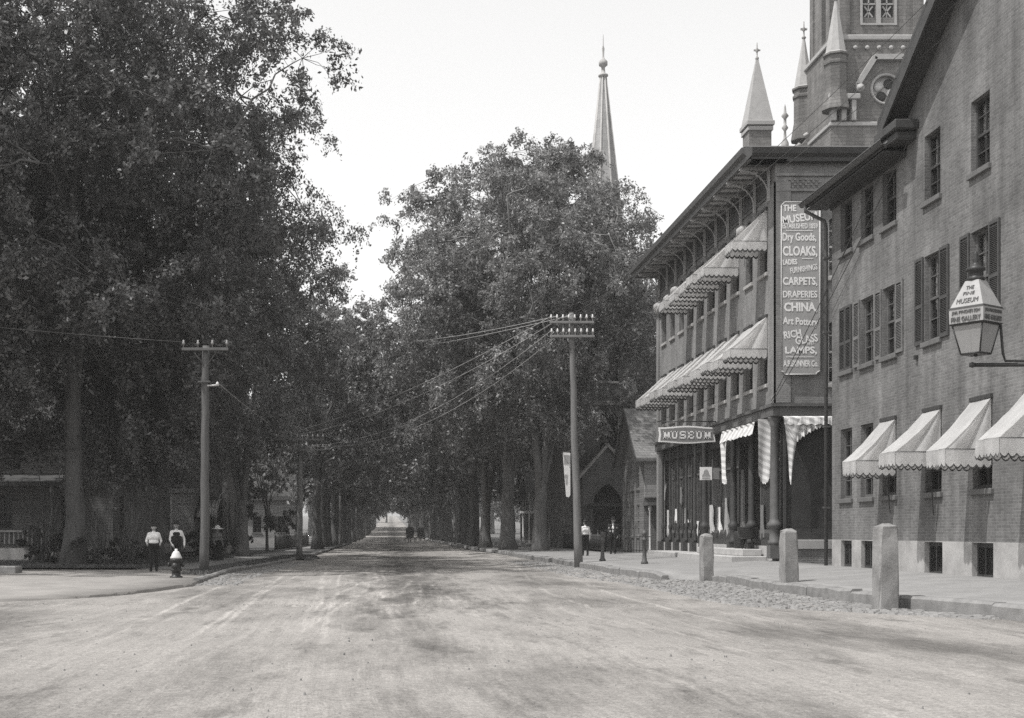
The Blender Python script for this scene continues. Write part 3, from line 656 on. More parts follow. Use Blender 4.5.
# cornice
q = MB(); cx0 = FX - 1.2
q.poly_prism([(cx0 + .12, M0 - .3, 13.93), (FX + .3, M0 - .3, 13.93), (FX + .3, M0 - .3, 14.0), (cx0 + .1, M0 - .3, 14.0)], (0, M1 - M0 + .9, 0)); q.build('soffit', 'wood_mid', mus)
q = MB(); q.poly_prism([(cx0 + .1, M0 - .42, 13.9), (cx0 + .1, M0 - .42, 14.06), (cx0 - .02, M0 - .42, 14.16), (cx0 - .06, M0 - .42, 14.34), (cx0 + .3, M0 - .42, 14.36), (cx0 + .3, M0 - .42, 14.1)], (0, M1 - M0 + 1.1, 0)); cn = q.build('cornice', 'wood_mid', mus)
q = MB(); q.poly_prism([(cx0 + .3, M0 - .3, 13.93), (cx0 + .3, M0 - .3, 14.06), (cx0 + .3, M0 - .42, 14.16), (cx0 + .3, M0 - .46, 14.34), (cx0 + .3, M0 + .2, 14.35), (cx0 + .3, M0 + .2, 13.93)], (MX - cx0, 0, 0)); q.build('end_cornice', 'wood_dark', mus)
q = MB(); q.box(cx0 + .02, MX, M0 - .42, M1 + .6, 14.362, 14.4); q.build('roof', 'paint_trim', mus)
q = MB(); q.box(FX - .05, FX - .003, M0 + .02, M1, 12.98, 13.06); q.box(FX - .07, FX - .003, M0 + .02, M1, 13.82, 13.93); q.build('frieze_moulding', 'wood_mid', mus)
for k in range(11):
    y = M0 + .32 + 1.765 * k + (.1 if k == 0 else 0); bk = MB()
    bk.box(FX - .13, FX - .052, y, y + .12, 12.78, 13.92)
    n = 8; arm = [(FX - .12 - .95 * (1 - math.cos(math.pi / 2 * t / n)), 13.0 + .86 * math.sin(math.pi / 2 * t / n)) for t in range(n + 1)]
    for (xa, za), (xb, zb) in zip(arm, arm[1:]):
        bk.poly_prism([(xa, y + .01, za), (xb, y + .01, zb), (xb + .05, y + .01, zb - .09), (xa + .07, y + .01, za - .03)], (0, .1, 0))
    bk.box(cx0 + .12, FX - .14, y + .005, y + .115, 13.83, 13.925)
    bk.build('bracket', 'bracket_paint', mus)
    if k < 10:
        fp = MB(); fp.box(FX - .03, FX - .003, y + .3, y + 1.6, 13.12, 13.76); fp.build('frieze_panel', 'wood_dark', mus)
        for t in (.45, 1.05):
            sp = MB(); sp.box(cx0 + .25, FX - .3, y + t, y + t + .3, 13.9, 13.927); sp.build('soffit_panel', 'bracket_paint', mus)
q = MB(); q.bbox(FX + .2, FX + .75, 52.2, 52.8, 14.38, 15.3, .03); q.lathe([(.2, 0), (.2, .25), (.24, .3), (.24, .36), (0, .4)], FX + .47, 52.5, 10, 15.3); q.build('roof_vent', 'stone_trim', mus)
# lintel over the shop
q = MB(); q.bbox(FX - .14, FX + .1, M0 - .12, M1, 5.4, 5.72, .02); q.bbox(FX + .1, MX, M0 - .12, M0 + .1, 5.4, 5.72, .02); q.box(FX - .2, FX + .1, M0 - .2, M1, 5.722, 5.82); q.box(FX + .102, MX, M0 - .2, M0 + .1, 5.723, 5.821); q.build('lintel', 'wood_mid', mus)
# plinths
q = MB(); q.box(FX + .06, FX + .3, M0 + .5, M1, .35, 1.02); q.build('shop_plinth', 'stone_step', mus)
q = MB(); q.box(FX + .35, 15.05, M0 - .04, M0 + .2, .3, .92); q.build('brick_plinth', 'brick_low', mus)
q = MB(); q.bbox(FX + .3, 15.05, M0 - .1, M0 + .2, .922, 1.24, .015); q.build('stone_course', 'stone_trim', mus)
q = MB(); q.box(FX + .25, 15.05, M0 - .03, M0 + .2, 1.242, 1.52); q.build('stall_board', 'wood_dark', mus)
# large dark end window
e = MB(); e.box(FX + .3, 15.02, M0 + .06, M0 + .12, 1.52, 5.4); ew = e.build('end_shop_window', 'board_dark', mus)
e = MB(); e.box(FX + .28, FX + .36, M0 - .02, M0 + .06, 1.52, 5.4); e.box(14.95, 15.05, M0 - .02, M0 + .06, 1.52, 5.4); e.box(FX + .36, 14.95, M0 - .02, M0 + .06, 1.52, 1.62); e.build('frame', 'wood_dark', ew)
q = MB(); q.box(FX + 3.5, FX + 3.6, M0 + .2, M1 - .1, .4, 5.7); q.build('shop_back_wall', 'interior', mus)
q = MB(); q.box(FX + .3, FX + 3.5, M0 + .2, M1 - .1, .9, 1.1); q.build('shop_floor', 'interior', mus)
# shopfront columns, windows
cols = [42.78, 45.5, 47.9, 52.3, 53.9, 55.5, 57.1, 58.7, 60.3]
for k, y in enumerate(cols):
    if y > M1: break
    c = MB(); r0 = .15 if k == 0 else (.12 if k < 4 else .055)
    c.lathe([(r0 * 1.5, 0), (r0 * 1.5, .12), (r0 * 1.2, .18), (r0 * 1.15, .55), (r0 * 1.6, .62), (r0 * 1.7, .72), (r0 * 1.2, .8), (r0 * 1.05, .9), (r0, 2.4), (r0 * .9, 4.0), (r0 * 1.1, 4.06), (r0 * 1.0, 4.12), (r0 * 1.5, 4.28), (r0 * 1.5, 4.34)], FX + .06, y, 14, 1.06)
    c.box(FX - .15, FX + .27, y - .21, y + .21, .6, 1.06); c.build('iron_column', 'wood_dark' if k else 'wood_mid', mus)
for k in range(len(cols) - 1):
    a, b2 = cols[k] + .2, min(cols[k + 1] - .2, M1 - .1)
    if b2 - a < .5: continue
    entry = (k == 1)
    f = MB(); x0 = FX + (.32 if not entry else 1.4); zb = 1.55 if not entry else 1.12
    n = 2
    for j in range(n + 1):
        yy = a + (b2 - a) * j / n; f.box(x0, x0 + .09, yy - .045, yy + .045, zb, 5.38)
    f.box(x0 + .003, x0 + .088, a, b2, 5.2, 5.39); f.box(x0 - .01, x0 + .08, a, b2, 3.95, 4.03); f.box(x0 - .03, x0 + .1, a - .1, b2 + .1, zb - .1, zb + .03)
    o = f.build('shop_window', 'wood_mid', mus)
    for j in range(n):
        ya, yb_ = a + (b2 - a) * j / n + .045, a + (b2 - a) * (j + 1) / n - .045
        for z0, z1 in ((zb + .03, 3.95), (4.03, 5.2)):
            g_ = MB(); g_.box(x0 + .04, x0 + .047, ya, yb_, z0, z1); g_.build('pane', 'shop_glass', o)
    s = MB(); s.box(x0 - .06, x0 + .2, a - .08, b2 + .08, 1.24 if not entry else 1.0, 1.45 if not entry else 1.02); s.build('stall_sill', 'wood_dark', mus)
q = MB(); q.box(FX + .12, FX + .34, M0 + .5, M1, 1.02, 1.238); q.build('shop_base_rail', 'wood_dark', mus)
q = MB(); q.bbox(FX - .06, FX + .3, M1 - .35, M1 - .002, .4, 5.39, .02); q.build('end_pilaster', 'paint_trim', mus)
q = MB(); q.box(FX + .2, FX + .5, M0 + .5, M1, 4.9, 5.4); q.build('shop_fascia', 'wood_dark', mus)
# steps
stp = thing('stone_steps', 'long low stone steps before the corner shop door', 'steps', (FX - .8, 47, .45))
s = MB(); s.bbox(FX - 1.25, FX - .02, 43.4, 57.5, .3, .66, .02); s.build('lower_step', 'stone_step', stp)
s = MB(); s.bbox(FX - .7, FX - .02, 44.0, 50.5, .662, .9, .02); s.build('upper_step', 'stone_step', stp)
# museum awnings (upper two storeys)
vr = random.Random(8)
def maw(k, row):
    z = (8.9, 12.62)[row]; lab = '%s canvas awning from the painted wall sign in the %s row of the store' % (ORD[k], ('lower', 'upper')[row])
    awning_obj('store_awning', lab, 'awnings of the corner store', (FX - .02, bays[k] + vr.uniform(-.03, .03), z + vr.uniform(-.05, .03)), R(-90), vr.uniform(.96, 1.06), vr.uniform(1.14, 1.32), vr.uniform(1.1, 1.28), vr.uniform(.29, .35), 'canvas_striped', .17, 20 + k + 10 * row, .03, True, .065)
for k in range(10): maw(k, 0)
for k in (0, 2, 3, 4, 5, 6): maw(k, 1)
for k in (1, 7, 8, 9):
    root = thing('furled_awning', 'furled awning above the %s upper-row window from the painted sign' % ORD[k], 'awning', (FX - .02, bays[k], 12.2), 0, 'furled awnings of the corner store')
    m = MB(); rnd = random.Random(k); pts = []
    for j in range(9):
        t = j / 8; pts.append((-.16 - .1 * math.sin(t * 5 + k) - .12 * math.sin(math.pi * t), -.5 + t, .05 * math.sin(t * 9 + k) + (.12 if k == 1 else 0)))
    m.tube(pts, [.1, .15, .2, .17, .21, .18, .2, .15, .09], 10)
    for j in range(5):
        y = -.42 + j * .21; m.tube([(-.3, y, .02), (-.33, y + .03, -.15), (-.28, y + .02, -.38 + .05 * math.sin(j * 2.2))], [.05, .045, .015], 6)
    local('canvas_roll', m, 'canvas_striped', root)
    f = MB(); f.tube([(-.02, -.47, -.5), (-.3, -.47, -.1)], .014, 5); f.tube([(-.02, .47, -.5), (-.3, .47, -.1)], .014, 5); local('frame', f, 'iron', root)
# striped shop awning over the corner, with gathered drapes
def drape(name, parent, P0, U, width, z0, drop, mat, seed, depth=.22, taper=.5, N=(0, -1)):
    m = MB(); nx, nz = 22, 14; rnd = random.Random(seed); ph = rnd.uniform(0, 6)
    for j in range(nz + 1):
        v = j / nz
        for i in range(nx + 1):
            u = i / nx; wv = 1 - taper * v ** .8; uu = (u - .5) * wv + .5 - .12 * v
            fo = depth * .5 * (.3 + .7 * v) * math.sin(u * 7 + ph + v * 1.5)
            dz = drop * v * (.72 + .28 * math.sin(u * 2.6 + .4)) + .09 * abs(math.sin(u * 22)) * v
            m.v.append((P0[0] + U[0] * uu * width + N[0] * fo, P0[1] + U[1] * uu * width + N[1] * fo, z0 - dz))
    for j in range(nz):
        for i in range(nx): m.f.append((j * (nx + 1) + i, (j + 1) * (nx + 1) + i, (j + 1) * (nx + 1) + i + 1, j * (nx + 1) + i + 1)); m.m.append(0); m.smooth.add(len(m.f) - 1)
    return m.build(name, mat, parent)
def stripe_z(name, a, b, period, ax, tilt):
    m, t, p = newmat(name); s = nd(t, 'ShaderNodeSeparateXYZ'); t.links.new(worldpos(t), s.inputs[0])
    ad = nd(t, 'ShaderNodeMath', operation='ADD'); tl = nd(t, 'ShaderNodeMath', operation='MULTIPLY'); tl.inputs[1].default_value = tilt; t.links.new(s.outputs[ax], tl.inputs[0])
    t.links.new(s.outputs[2], ad.inputs[0]); t.links.new(tl.outputs[0], ad.inputs[1])
    src = ad.outputs[0]
    mu = nd(t, 'ShaderNodeMath', operation='MULTIPLY'); mu.inputs[1].default_value = 2 * math.pi / period; t.links.new(src, mu.inputs[0])
    si = nd(t, 'ShaderNodeMath', operation='SINE'); t.links.new(mu.outputs[0], si.inputs[0])
    mr = nd(t, 'ShaderNodeMapRange'); mr.inputs[1].default_value = -.2; mr.inputs[2].default_value = .2; t.links.new(si.outputs[0], mr.inputs[0])
    t.links.new(mixc(t, mr.outputs[0], g(a), g(b)), p.inputs['Base Color']); p.inputs['Roughness'].default_value = .9
stripe_z('stripe_a', .68, .46, .24, 0, .5); stripe_z('stripe_b', .72, .5, .3, 1, 1)
sa = thing('shop_awning', 'drawn-up striped shop awning with hanging drapes along the street front', 'awning', (FX - .6, 46, 5.3))
m = MB(); n = 24
y0, y1 = 43.3, 47.6
for k in range(n + 1):
    y = y0 + (y1 - y0) * k / n; f = .04 * math.sin(k * 1.7)
    m.v += [(FX - .16, y, 5.4), (FX - .46 + f, y, 5.32), (FX - .55 + f, y, 4.86 + .03 * math.sin(k * 2.3))]
for k in range(n):
    for j in range(2): m.f.append((k * 3 + j, k * 3 + j + 1, (k + 1) * 3 + j + 1, (k + 1) * 3 + j)); m.m.append(0)
m.build('valance', 'stripe_b', sa)
drape('drape', sa, (FX - .5, 46.75), (0, 1), .95, 4.95, 1.6, 'stripe_a', 3, .12, .45, (-1, 0))
drape('drape', sa, (FX - .42, M0 + .62), (1, 0), .7, 5.36, 2.15, 'stripe_a', 4, .1, .3, (0, -1))
q = MB(); q.tube([(FX - .1, y0, 5.36), (FX - .5, y0, 5.3), (FX - .5, y1, 5.3), (FX - .1, y1, 5.36)], .02, 6); q.build('frame', 'iron', sa)
sb = thing('end_shop_awning', 'striped awning with a long drape above the dark end window', 'awning', (FX + 1, M0 - .3, 5.2))
m = MB(); n = 20
for k in range(n + 1):
    x = FX + .2 + 1.85 * k / n; f = .02 * math.sin(k * 1.9)
    m.v += [(x, M0 - .13, 5.4), (x, M0 - .3 + f, 5.34), (x, M0 - .34 + f, 5.1 + .03 * math.sin(k * 2.1))]
for k in range(n):
    for j in range(2): m.f.append((k * 3 + j, k * 3 + j + 1, (k + 1) * 3 + j + 1, (k + 1) * 3 + j)); m.m.append(0)
m.build('valance', 'stripe_a', sb)
drape('drape', sb, (FX + .18, M0 - .32), (1, 0), .62, 5.3, 2.15, 'stripe_a', 9, .07, .85)
m = MB(); n = 16                                                         # swag under the valance
for k in range(n + 1):
    t = k / n; x = FX + .6 + .85 * t; d = .5 * (1 - t) ** 1.4 + .08 * (k % 2)
    m.v += [(x, M0 - .28 + .03 * math.sin(k * 2), 5.12), (x, M0 - .3 - .05 * math.sin(k * 1.6), 5.05 - d)]
for k in range(n): m.f.append((k * 2, k * 2 + 1, k * 2 + 3, k * 2 + 2)); m.m.append(0)
m.build('swag', 'stripe_a', sb)
# goods hanging in the shop windows
def goods(px, py, Y, w_, h_, lab, mat='cloth_white'):
    p = at(px, py, Y); m = MB(); nx, nz = 10, 8; ph = px
    for j in range(nz + 1):
        v = j / nz
        for i in range(nx + 1):
            u = i / nx - .5; ww = w_ * (.55 + .45 * v + .12 * math.sin(v * 5 + ph)); m.v.append((p.x + .02 * math.cos(u * 9), Y + u * ww, p.z - h_ * v * (1 + .12 * math.sin(u * 7 + ph))))
    b0 = len(m.v)
    for k in range(b0): x, y, z = m.v[k]; m.v.append((x + .05 + .04 * math.sin(y * 31), y, z))
    for j in range(nz):
        for i in range(nx):
            a = j * (nx + 1) + i; m.f += [(a, a + nx + 1, a + nx + 2, a + 1), (b0 + a, b0 + a + 1, b0 + a + nx + 2, b0 + a + nx + 1)]; m.m += [0, 0]
    edge = [i for i in range(nx + 1)] + [j * (nx + 1) + nx for j in range(1, nz + 1)] + [nz * (nx + 1) + i for i in range(nx - 1, -1, -1)] + [j * (nx + 1) for j in range(nz - 1, 0, -1)]
    for a, b_ in zip(edge, edge[1:] + edge[:1]): m.f.append((a, b_, b0 + b_, b0 + a)); m.m.append(0)
    props(m.build('hanging_cloth', mat, None, p), lab, 'cloth')
GX2 = FX + .26
for px, y_, w_, h_, lab, mt in ((719, 507, .45, 1.0, 'white draped cloth hung outside the shop beside the corner drapes', 'cloth_white'), (742, 470, .4, 2.3, 'long pale cloth hanging in the shop doorway', 'cloth_grey'),
        (752, 472, .3, 1.9, 'narrow white cloth hanging right of the shop doorway', 'cloth_white'), (668, 510, .5, 1.3, 'pale goods in the farthest shop window', 'paint_pale'),
        (676, 509, .5, .6, 'small white garment in the second farthest shop window', 'cloth_white'), (686, 508, .5, .7, 'white striped garment in the third farthest shop window', 'cloth_white'), (664, 480, .4, .9, 'dark-striped garment high in the farthest shop window', 'cloth_striped'), (681, 487, .45, .8, 'grey garment high between the two farthest mullions', 'cloth_grey'), (711, 505, .7, 1.2, 'pale folded linens in the window below the bell sign', 'paint_pale'), (726, 498, .5, 1.4, 'patterned cloth hanging behind the near drape', 'cloth_striped'), (762, 505, .5, 1.3, 'grey cloth in the window beside the corner column', 'cloth_grey'), (697, 521, .3, .6, 'small white cloth low in the shop window behind the bell sign', 'cloth_white')):
    goods(px, y_, GX2 * FPX / (px - VX), w_, h_, lab, mt)
# bin and tub on the step
bn = MB(); p = at(740, 545.5, 46.2); bn.lathe([(.2, 0), (.21, .04), (.21, .3), (.22, .33), (.22, .6), (.2, .63), (.17, .6), (.17, .3), (0, .28)], p.x, p.y, 16, .9)
props(bn.build('iron_bin', 'iron', None, (p.x, p.y, .9)), 'black round bin standing on the upper stone step', 'bin')
tb = thing('wash_tub', 'dark tub on a stand beside the black bin', 'tub', (12.7, 44.8, .9))
m = MB(); m.lathe([(.2, .35), (.3, .42), (.34, .75), (.36, .78), (.32, .78), (.28, .45), (0, .42)], 12.7, 44.8, 16, .9); m.build('bowl', 'iron', tb)
for a in range(3): t = MB(); t.tube([(12.7 + .14 * math.cos(a * 2.1), 44.8 + .14 * math.sin(a * 2.1), 1.3), (12.7 + .24 * math.cos(a * 2.1), 44.8 + .24 * math.sin(a * 2.1), .9)], .025, 6); t.build('leg', 'iron', tb)

# ---- signs
SGY = M0 - .12
sg = thing('painted_sign', 'tall grey painted advertising board with white lettering on the end wall', 'sign', (13.82, SGY, 6.8))
def board(x0, x1, z0, z1, c, y, t):
    return [(x0 + c, y, z0), (x1 - c, y, z0), (x1 - c, y, z0 + c * .4), (x1, y, z0 + c), (x1, y, z1 - c), (x1 - c, y, z1), (x0 + c, y, z1), (x0, y, z1 - c), (x0, y, z0 + c), (x0 + c, y, z0 + c * .4)]
q = MB(); q.poly_prism([(a[0], SGY, a[2]) for a in board(13.16, 14.46, 6.8, 12.6, .12, SGY, 0)], (0, .05, 0)); q.build('board', 'sign_grey', sg)
zz = lambda y: CAMZ + (VY - y) * SGY / FPX; xx = lambda x: (x - VX) * SGY / FPX
def sign_text(body, x0, x1, y0, y1, shear=0, rot=0, bold=.008, mat='letter_white'):
    me = fit_text(body, xx(x1) - xx(x0), zz(y0) - zz(y1), mat, bold, shear)
    o = local('lettering', me, None, sg, ((xx(x0) + xx(x1)) / 2 - 13.82, -.006, (zz(y0) + zz(y1)) / 2 - 6.8)); o.rotation_euler = (0, R(-rot), 0)
for a in (('THE', 783, 796, 205, 211), ('MUSEUM', 782.5, 817, 214, 221.5, 0, 8), ('ESTABLISHED 1859', 782, 817.5, 223.5, 228.5, 0, 0, .003), ('Dry Goods,', 782.5, 816, 233, 243), ('CLOAKS,', 783, 817, 246.5, 257, 0, 0, .012),
          ('LADIES', 783, 797, 259.5, 264.5, 0, 3), ('FURNISHINGS', 790, 817.5, 266, 271.5, .2, 9, .003), ('CARPETS,', 783, 817, 277.5, 286, 0, 0, .01), ('DRAPERIES', 783, 817, 291, 297.5, 0, 0, .006), ('CHINA,', 784.5, 817, 303, 312.5, 0, 0, .014),
          ('Art Pottery', 783, 818, 318, 327, 0, -3), ('RICH', 784, 801, 330.5, 337.5, 0, 9, .008), ('GLASS', 795.5, 817.5, 335.5, 343, 0, 9, .008), ('AND', 807, 814, 342.3, 345, 0, 8, 0), ('LAMPS,', 785.5, 816.5, 347, 354.5, 0, 0, .01), ('A.B.SKINNER Co.', 783.5, 818, 360.5, 366.5, 0, 0, .005)):
    sign_text(*a)
for y, x0, x1 in ((231, 786, 813), (259, 802, 813), (299.7, 790, 810), (357.3, 786, 814)):
    m = MB(); m.box(xx(x0), xx(x1), SGY - .01, SGY - .001, zz(y), zz(y) + .02); m.build('painted_rule', 'letter_white', sg)
m = MB(); fr = board(13.16, 14.46, 6.8, 12.6, .12, SGY, 0)
for a, b_ in zip(fr, fr[1:] + fr[:1]): m.tube([(a[0], SGY - .006, a[2]), (b_[0], SGY - .006, b_[2])], .02, 5)
m.build('border', 'paint_pale', sg)
# hanging MUSEUM sign
HY = 50.2; s = FPX / HY
hs = thing('hanging_sign', 'wavy-edged hanging sign with white border reading MUSEUM', 'sign', (11.85, HY, 5.0))
def wav(inset):
    pts = []; x0, x1 = 658.5 + inset, 715.5 - inset; n = 20; k = inset * .9
    for i in range(n + 1):
        t = i / n; pts.append((x0 + (x1 - x0) * t, 427.4 + k - 1.6 * math.sin(math.pi * t) ** 2 - .0))
    pts.append((x1 - .9, 435)); 
    for i in range(n + 1):
        t = 1 - i / n; pts.append((x0 + (x1 - x0) * t, 441.9 - k + 1.6 * math.sin(math.pi * t) ** 2))
    pts.append((x0 + .9, 435))
    return [tuple(at(a, b_, HY)) for a, b_ in pts]
q = MB(); q.poly_prism(wav(0), (0, .06, 0)); q.build('border', 'letter_white', hs)
q = MB(); q.poly_prism([(a[0], a[1] - .008, a[2]) for a in wav(1.7)], (0, .006, 0)); q.build('panel', 'sign_mid', hs)
def slab(letter, x, y0, y1, w_):                # slab-serif capitals out of strokes, in pixels
    m = MB(); t = w_ * .2
    def bar(xa, xb, ya, yb): a = at(xa, yb, HY); b_ = at(xb, ya, HY); m.box(a.x, b_.x, HY - .02, HY - .009, a.z, b_.z)
    def diag(xa, ya, xb, yb, tt): m.poly_prism([tuple(Vector(at(px, py, HY)) + Vector((0, -.019, 0))) for px, py in ((xa - tt / 2, ya), (xa + tt / 2, ya), (xb + tt / 2, yb), (xb - tt / 2, yb))], (0, .01, 0))
    if letter == 'M':
        bar(x + .1 * w_, x + .1 * w_ + t, y0, y1); bar(x + .9 * w_ - t, x + .9 * w_, y0, y1); diag(x + .2 * w_, y0, x + .5 * w_, y1 - 1, t * .9); diag(x + .8 * w_, y0, x + .5 * w_, y1 - 1, t * .9)
        bar(x, x + .28 * w_, y0, y0 + 1); bar(x + .72 * w_, x + w_, y0, y0 + 1); bar(x, x + .4 * w_, y1 - 1, y1); bar(x + .6 * w_, x + w_, y1 - 1, y1)
    if letter == 'U':
        bar(x + .1 * w_, x + .1 * w_ + t, y0, y1 - 1.3); bar(x + .9 * w_ - t, x + .9 * w_, y0, y1 - 1.3); bar(x + .22 * w_, x + .78 * w_, y1 - 1.3, y1); bar(x, x + .44 * w_, y0, y0 + 1); bar(x + .56 * w_, x + w_, y0, y0 + 1)
    if letter == 'S':
        ym_ = (y0 + y1) / 2; bar(x + .15 * w_, x + .9 * w_, y0, y0 + 1.2); bar(x + .05 * w_, x + .05 * w_ + t, y0 + .5, ym_); bar(x + .15 * w_, x + .85 * w_, ym_ - .7, ym_ + .7); bar(x + .95 * w_ - t, x + .95 * w_, ym_, y1 - .5); bar(x + .1 * w_, x + .85 * w_, y1 - 1.2, y1)
        bar(x + .85 * w_, x + .95 * w_, y0, y0 + 2.2); bar(x + .03 * w_, x + .13 * w_, y1 - 2.2, y1)
    if letter == 'E':
        ym_ = (y0 + y1) / 2; bar(x + .1 * w_, x + .1 * w_ + t, y0, y1); bar(x, x + .95 * w_, y0, y0 + 1.1); bar(x, x + .95 * w_, y1 - 1.1, y1); bar(x + .1 * w_, x + .7 * w_, ym_ - .5, ym_ + .5); bar(x + .85 * w_, x + .97 * w_, y0, y0 + 2.4); bar(x + .85 * w_, x + .97 * w_, y1 - 2.4, y1)
    m.build('letter', 'letter_white', hs)
for i, ch in enumerate('MUSEUM'): slab(ch, 663.2 + i * 8.15, 431.2, 438.6, 6.5 if ch != 'M' else 7.2)
q = MB(); pz = at(690, 421.5, HY).z
q.tube([(10.65, HY + .03, pz), (FX, HY + .03, pz)], .025, 6); q.tube([(10.7, HY + .03, pz), (FX, HY + .03, pz + 1.0)], .012, 5)
for x in (10.95, 12.75): q.tube([(x, HY + .03, pz), (x, HY + .03, 5.66)], .015, 5)
q.build('bracket_arm', 'iron', hs)
bs = thing('bell_sign', 'small square white sign with a grey bell emblem', 'sign', (12.5, 50.0, 3.55))
a = at(700, 480, 50); b_ = at(712, 467, 50); q = MB(); q.box(a.x, b_.x, 50, 50.04, a.z, b_.z); q.build('panel', 'letter_white', bs)
q = MB(); cxm = (a.x + b_.x) / 2; hb_ = b_.z - a.z
pr = [(-.16, .14), (-.15, .19), (-.11, .24), (-.09, .34), (-.05, .4), (-.015, .42), (.015, .42), (.05, .4), (.09, .34), (.11, .24), (.15, .19), (.16, .14)]
q.poly_prism([(cxm + x, 49.99, a.z + z) for x, z in pr], (0, .008, 0)); q.box(cxm - .16, cxm + .16, 49.99, 49.998, a.z + .05, a.z + .09); q.build('bell_emblem', 'sign_grey', bs)
q = MB(); q.box(b_.x, FX + .2, 50.01, 50.03, b_.z - .03, b_.z); q.box(b_.x, FX + .2, 50.01, 50.03, a.z, a.z + .03); q.build('bracket', 'iron', bs)
q = MB(); a2 = at(713.6, 480, 51); b2 = at(719.5, 467, 51); q.box(a2.x, b2.x, 51, 51.03, a2.z, b2.z); q.box(b2.x, FX + .2, 51.005, 51.025, b2.z - .03, b2.z)
props(q.build('notice_board', 'paint_trim', None, (a2.x, 51, a2.z)), 'grey notice board just right of the bell sign', 'sign')

# ---- small gabled house beyond the store
hs_ = thing('gabled_cottage', 'small grey gabled house with shingled roof beyond the corner store', 'house', (13.6, 67.5, .4))
def box_house_wall(mb, x0, x1, y0, y1, z0, z1, fops=(), sops=(), side=-1):
    wall(mb, (0, y0), (1, 0), (0, -1), x0, x1, z0, z1, list(fops), .15)
    xs = x0 if side < 0 else x1
    wall(mb, (xs, 0), (0, 1), (side, 0), y0, y1, z0, z1, list(sops), .15)
    xo = x1 if side < 0 else x0
    mb.quad((xo, y0, z0), (xo, y1, z0), (xo, y1, z1), (xo, y0, z1)); mb.quad((x0, y1, z0), (x1, y1, z0), (x1, y1, z1), (x0, y1, z1))
w = MB(); hy0, hy1, hx0, hx1, hze = 67.5, 73.6, 13.6, 22., 5.6
box_house_wall(w, hx0, hx1, hy0, hy1, .35, hze, [], [(68.7, 69.5, 1.3, 3.0, 0), (70.2, 71.0, 1.3, 3.0, 0), (68.7, 69.5, 3.9, 5.5, 0), (70.2, 71.0, 3.9, 5.5, 0), (72, 72.8, 1.3, 3.0, 0)])
hym = (hy0 + hy1) / 2; w.add([(hx0, hy0, hze), (hx0, hy1, hze), (hx0, hym, 8.2)], [(0, 1, 2)]); w.build('wall', 'clapboard_grey', hs_)
for y, z, h in ((69.1, 1.3, 1.7), (70.6, 1.3, 1.7), (69.1, 3.9, 1.6), (70.6, 3.9, 1.6), (72.4, 1.3, 1.7)): window(hs_, (0, y - 67.5, z - .4), R(-90), .8, h, 'paint_trim', 'paint_trim', dep=.05, sillw=.06)
for s, e in ((-1, hy0), (1, hy1)):
    r = MB(); sl = (8.2 - hze) / (hym - hy0); ye = e + s * .45; ze = hze - .45 * sl
    r.poly_prism([(hx0 - .5, ye, ze + .05), (hx0 - .5, hym, 8.25), (hx0 - .5, hym, 8.42), (hx0 - .5, ye, ze + .22)], (hx1 - hx0 + .9, 0, 0)); o = r.build('roof_slope', 'shingle', hs_)
    q = MB(); q.poly_prism([(hx0 - .55, ye, ze - .12), (hx0 - .55, hym, 8.08), (hx0 - .55, hym, 8.45), (hx0 - .55, ye, ze + .25)], (.048, 0, 0)); q.build('barge_board', 'wood_dark', o)
q = MB(); q.box(13.62, 16.5, 67.3, 67.49, 3.35, 5.3); q.build('upper_storey_boards', 'clapboard_pale', hs_)
window(hs_, (14.55 - 13.6, 67.3 - 67.5 - .12, 3.3), 0, .6, 1.4, 'wood_dark', 'paint_trim', dep=.03, sillw=.04)
q = MB(); q.box(13.55, 19, 66.2, 67.49, 2.9, 3.08); q.build('porch_roof', 'wood_mid', hs_)
for x in (13.7, 14.5, 17.4): q = MB(); q.lathe([(.09, 0), (.09, .2), (.06, .25), (.055, 2.2), (.09, 2.3), (.09, 2.5)], x, 66.4, 10, .4); q.build('porch_post', 'paint_pale', hs_)
q = MB(); q.box(16.2, 17.1, 67.4, 67.48, .4, 2.5); q.build('door', 'wood_dark', hs_)

# ---- spired church behind the elms
ch = thing('spired_church', 'dark stone church with arched portal and tall slender ribbed spire', 'church', (14.4, 84, .4))
cx, cy = 14.55, 86.0; h = 2.3
w = MB(); wall(w, (0, cy - h), (1, 0), (0, -1), cx - h, cx + h, .35, 17, [(cx - .6, cx + .6, 7.0, 9.6, .5), (cx - .6, cx + .6, 11.5, 14.5, .6)], .3)
for xs in (cx - h, cx + h): w.quad((xs, cy - h, .35), (xs, cy + h, .35), (xs, cy + h, 17), (xs, cy - h, 17))
w.quad((cx - h, cy + h, .35), (cx + h, cy + h, .35), (cx + h, cy + h, 17), (cx - h, cy + h, 17))
w.box(cx - h + .1, cx + h + 12, cy + h + .05, cy + h + 14, .3, 9); w.build('tower_wall', 'stone_dark', ch)
for z in (9.9, 16.8): q = MB(); q.bbox(cx - h - .15, cx + h + .15, cy - h - .15, cy + h + .15, z, z + .3, .04); q.build('string_course', 'stone_trim', ch)
for z, hh in ((7.0, 2.5), (11.5, 2.9)): window(ch, (cx - 14.4, cy - h - 84, z - .4), 0, 1.2, hh, 'wood_dark', 'stone_trim')
for x in (cx - h - .25, cx + h - .35):
    q = MB(); q.box(x, x + .6, cy - h - .5, cy - h - .003, .35, 8); q.poly_prism([(x, cy - h - .5, 8.002), (x, cy - h - .003, 8.002), (x, cy - h - .003, 9.2)], (.6, 0, 0)); q.build('buttress', 'stone_dark', ch)
rf = MB(); rf.poly_prism([(cx - h - .2, cy + h, 9), (cx + h + 12.3, cy + h, 9), (cx + 6, cy + h, 15.5)], (0, 14.2, 0)); rf.build('nave_roof', 'slate', ch)
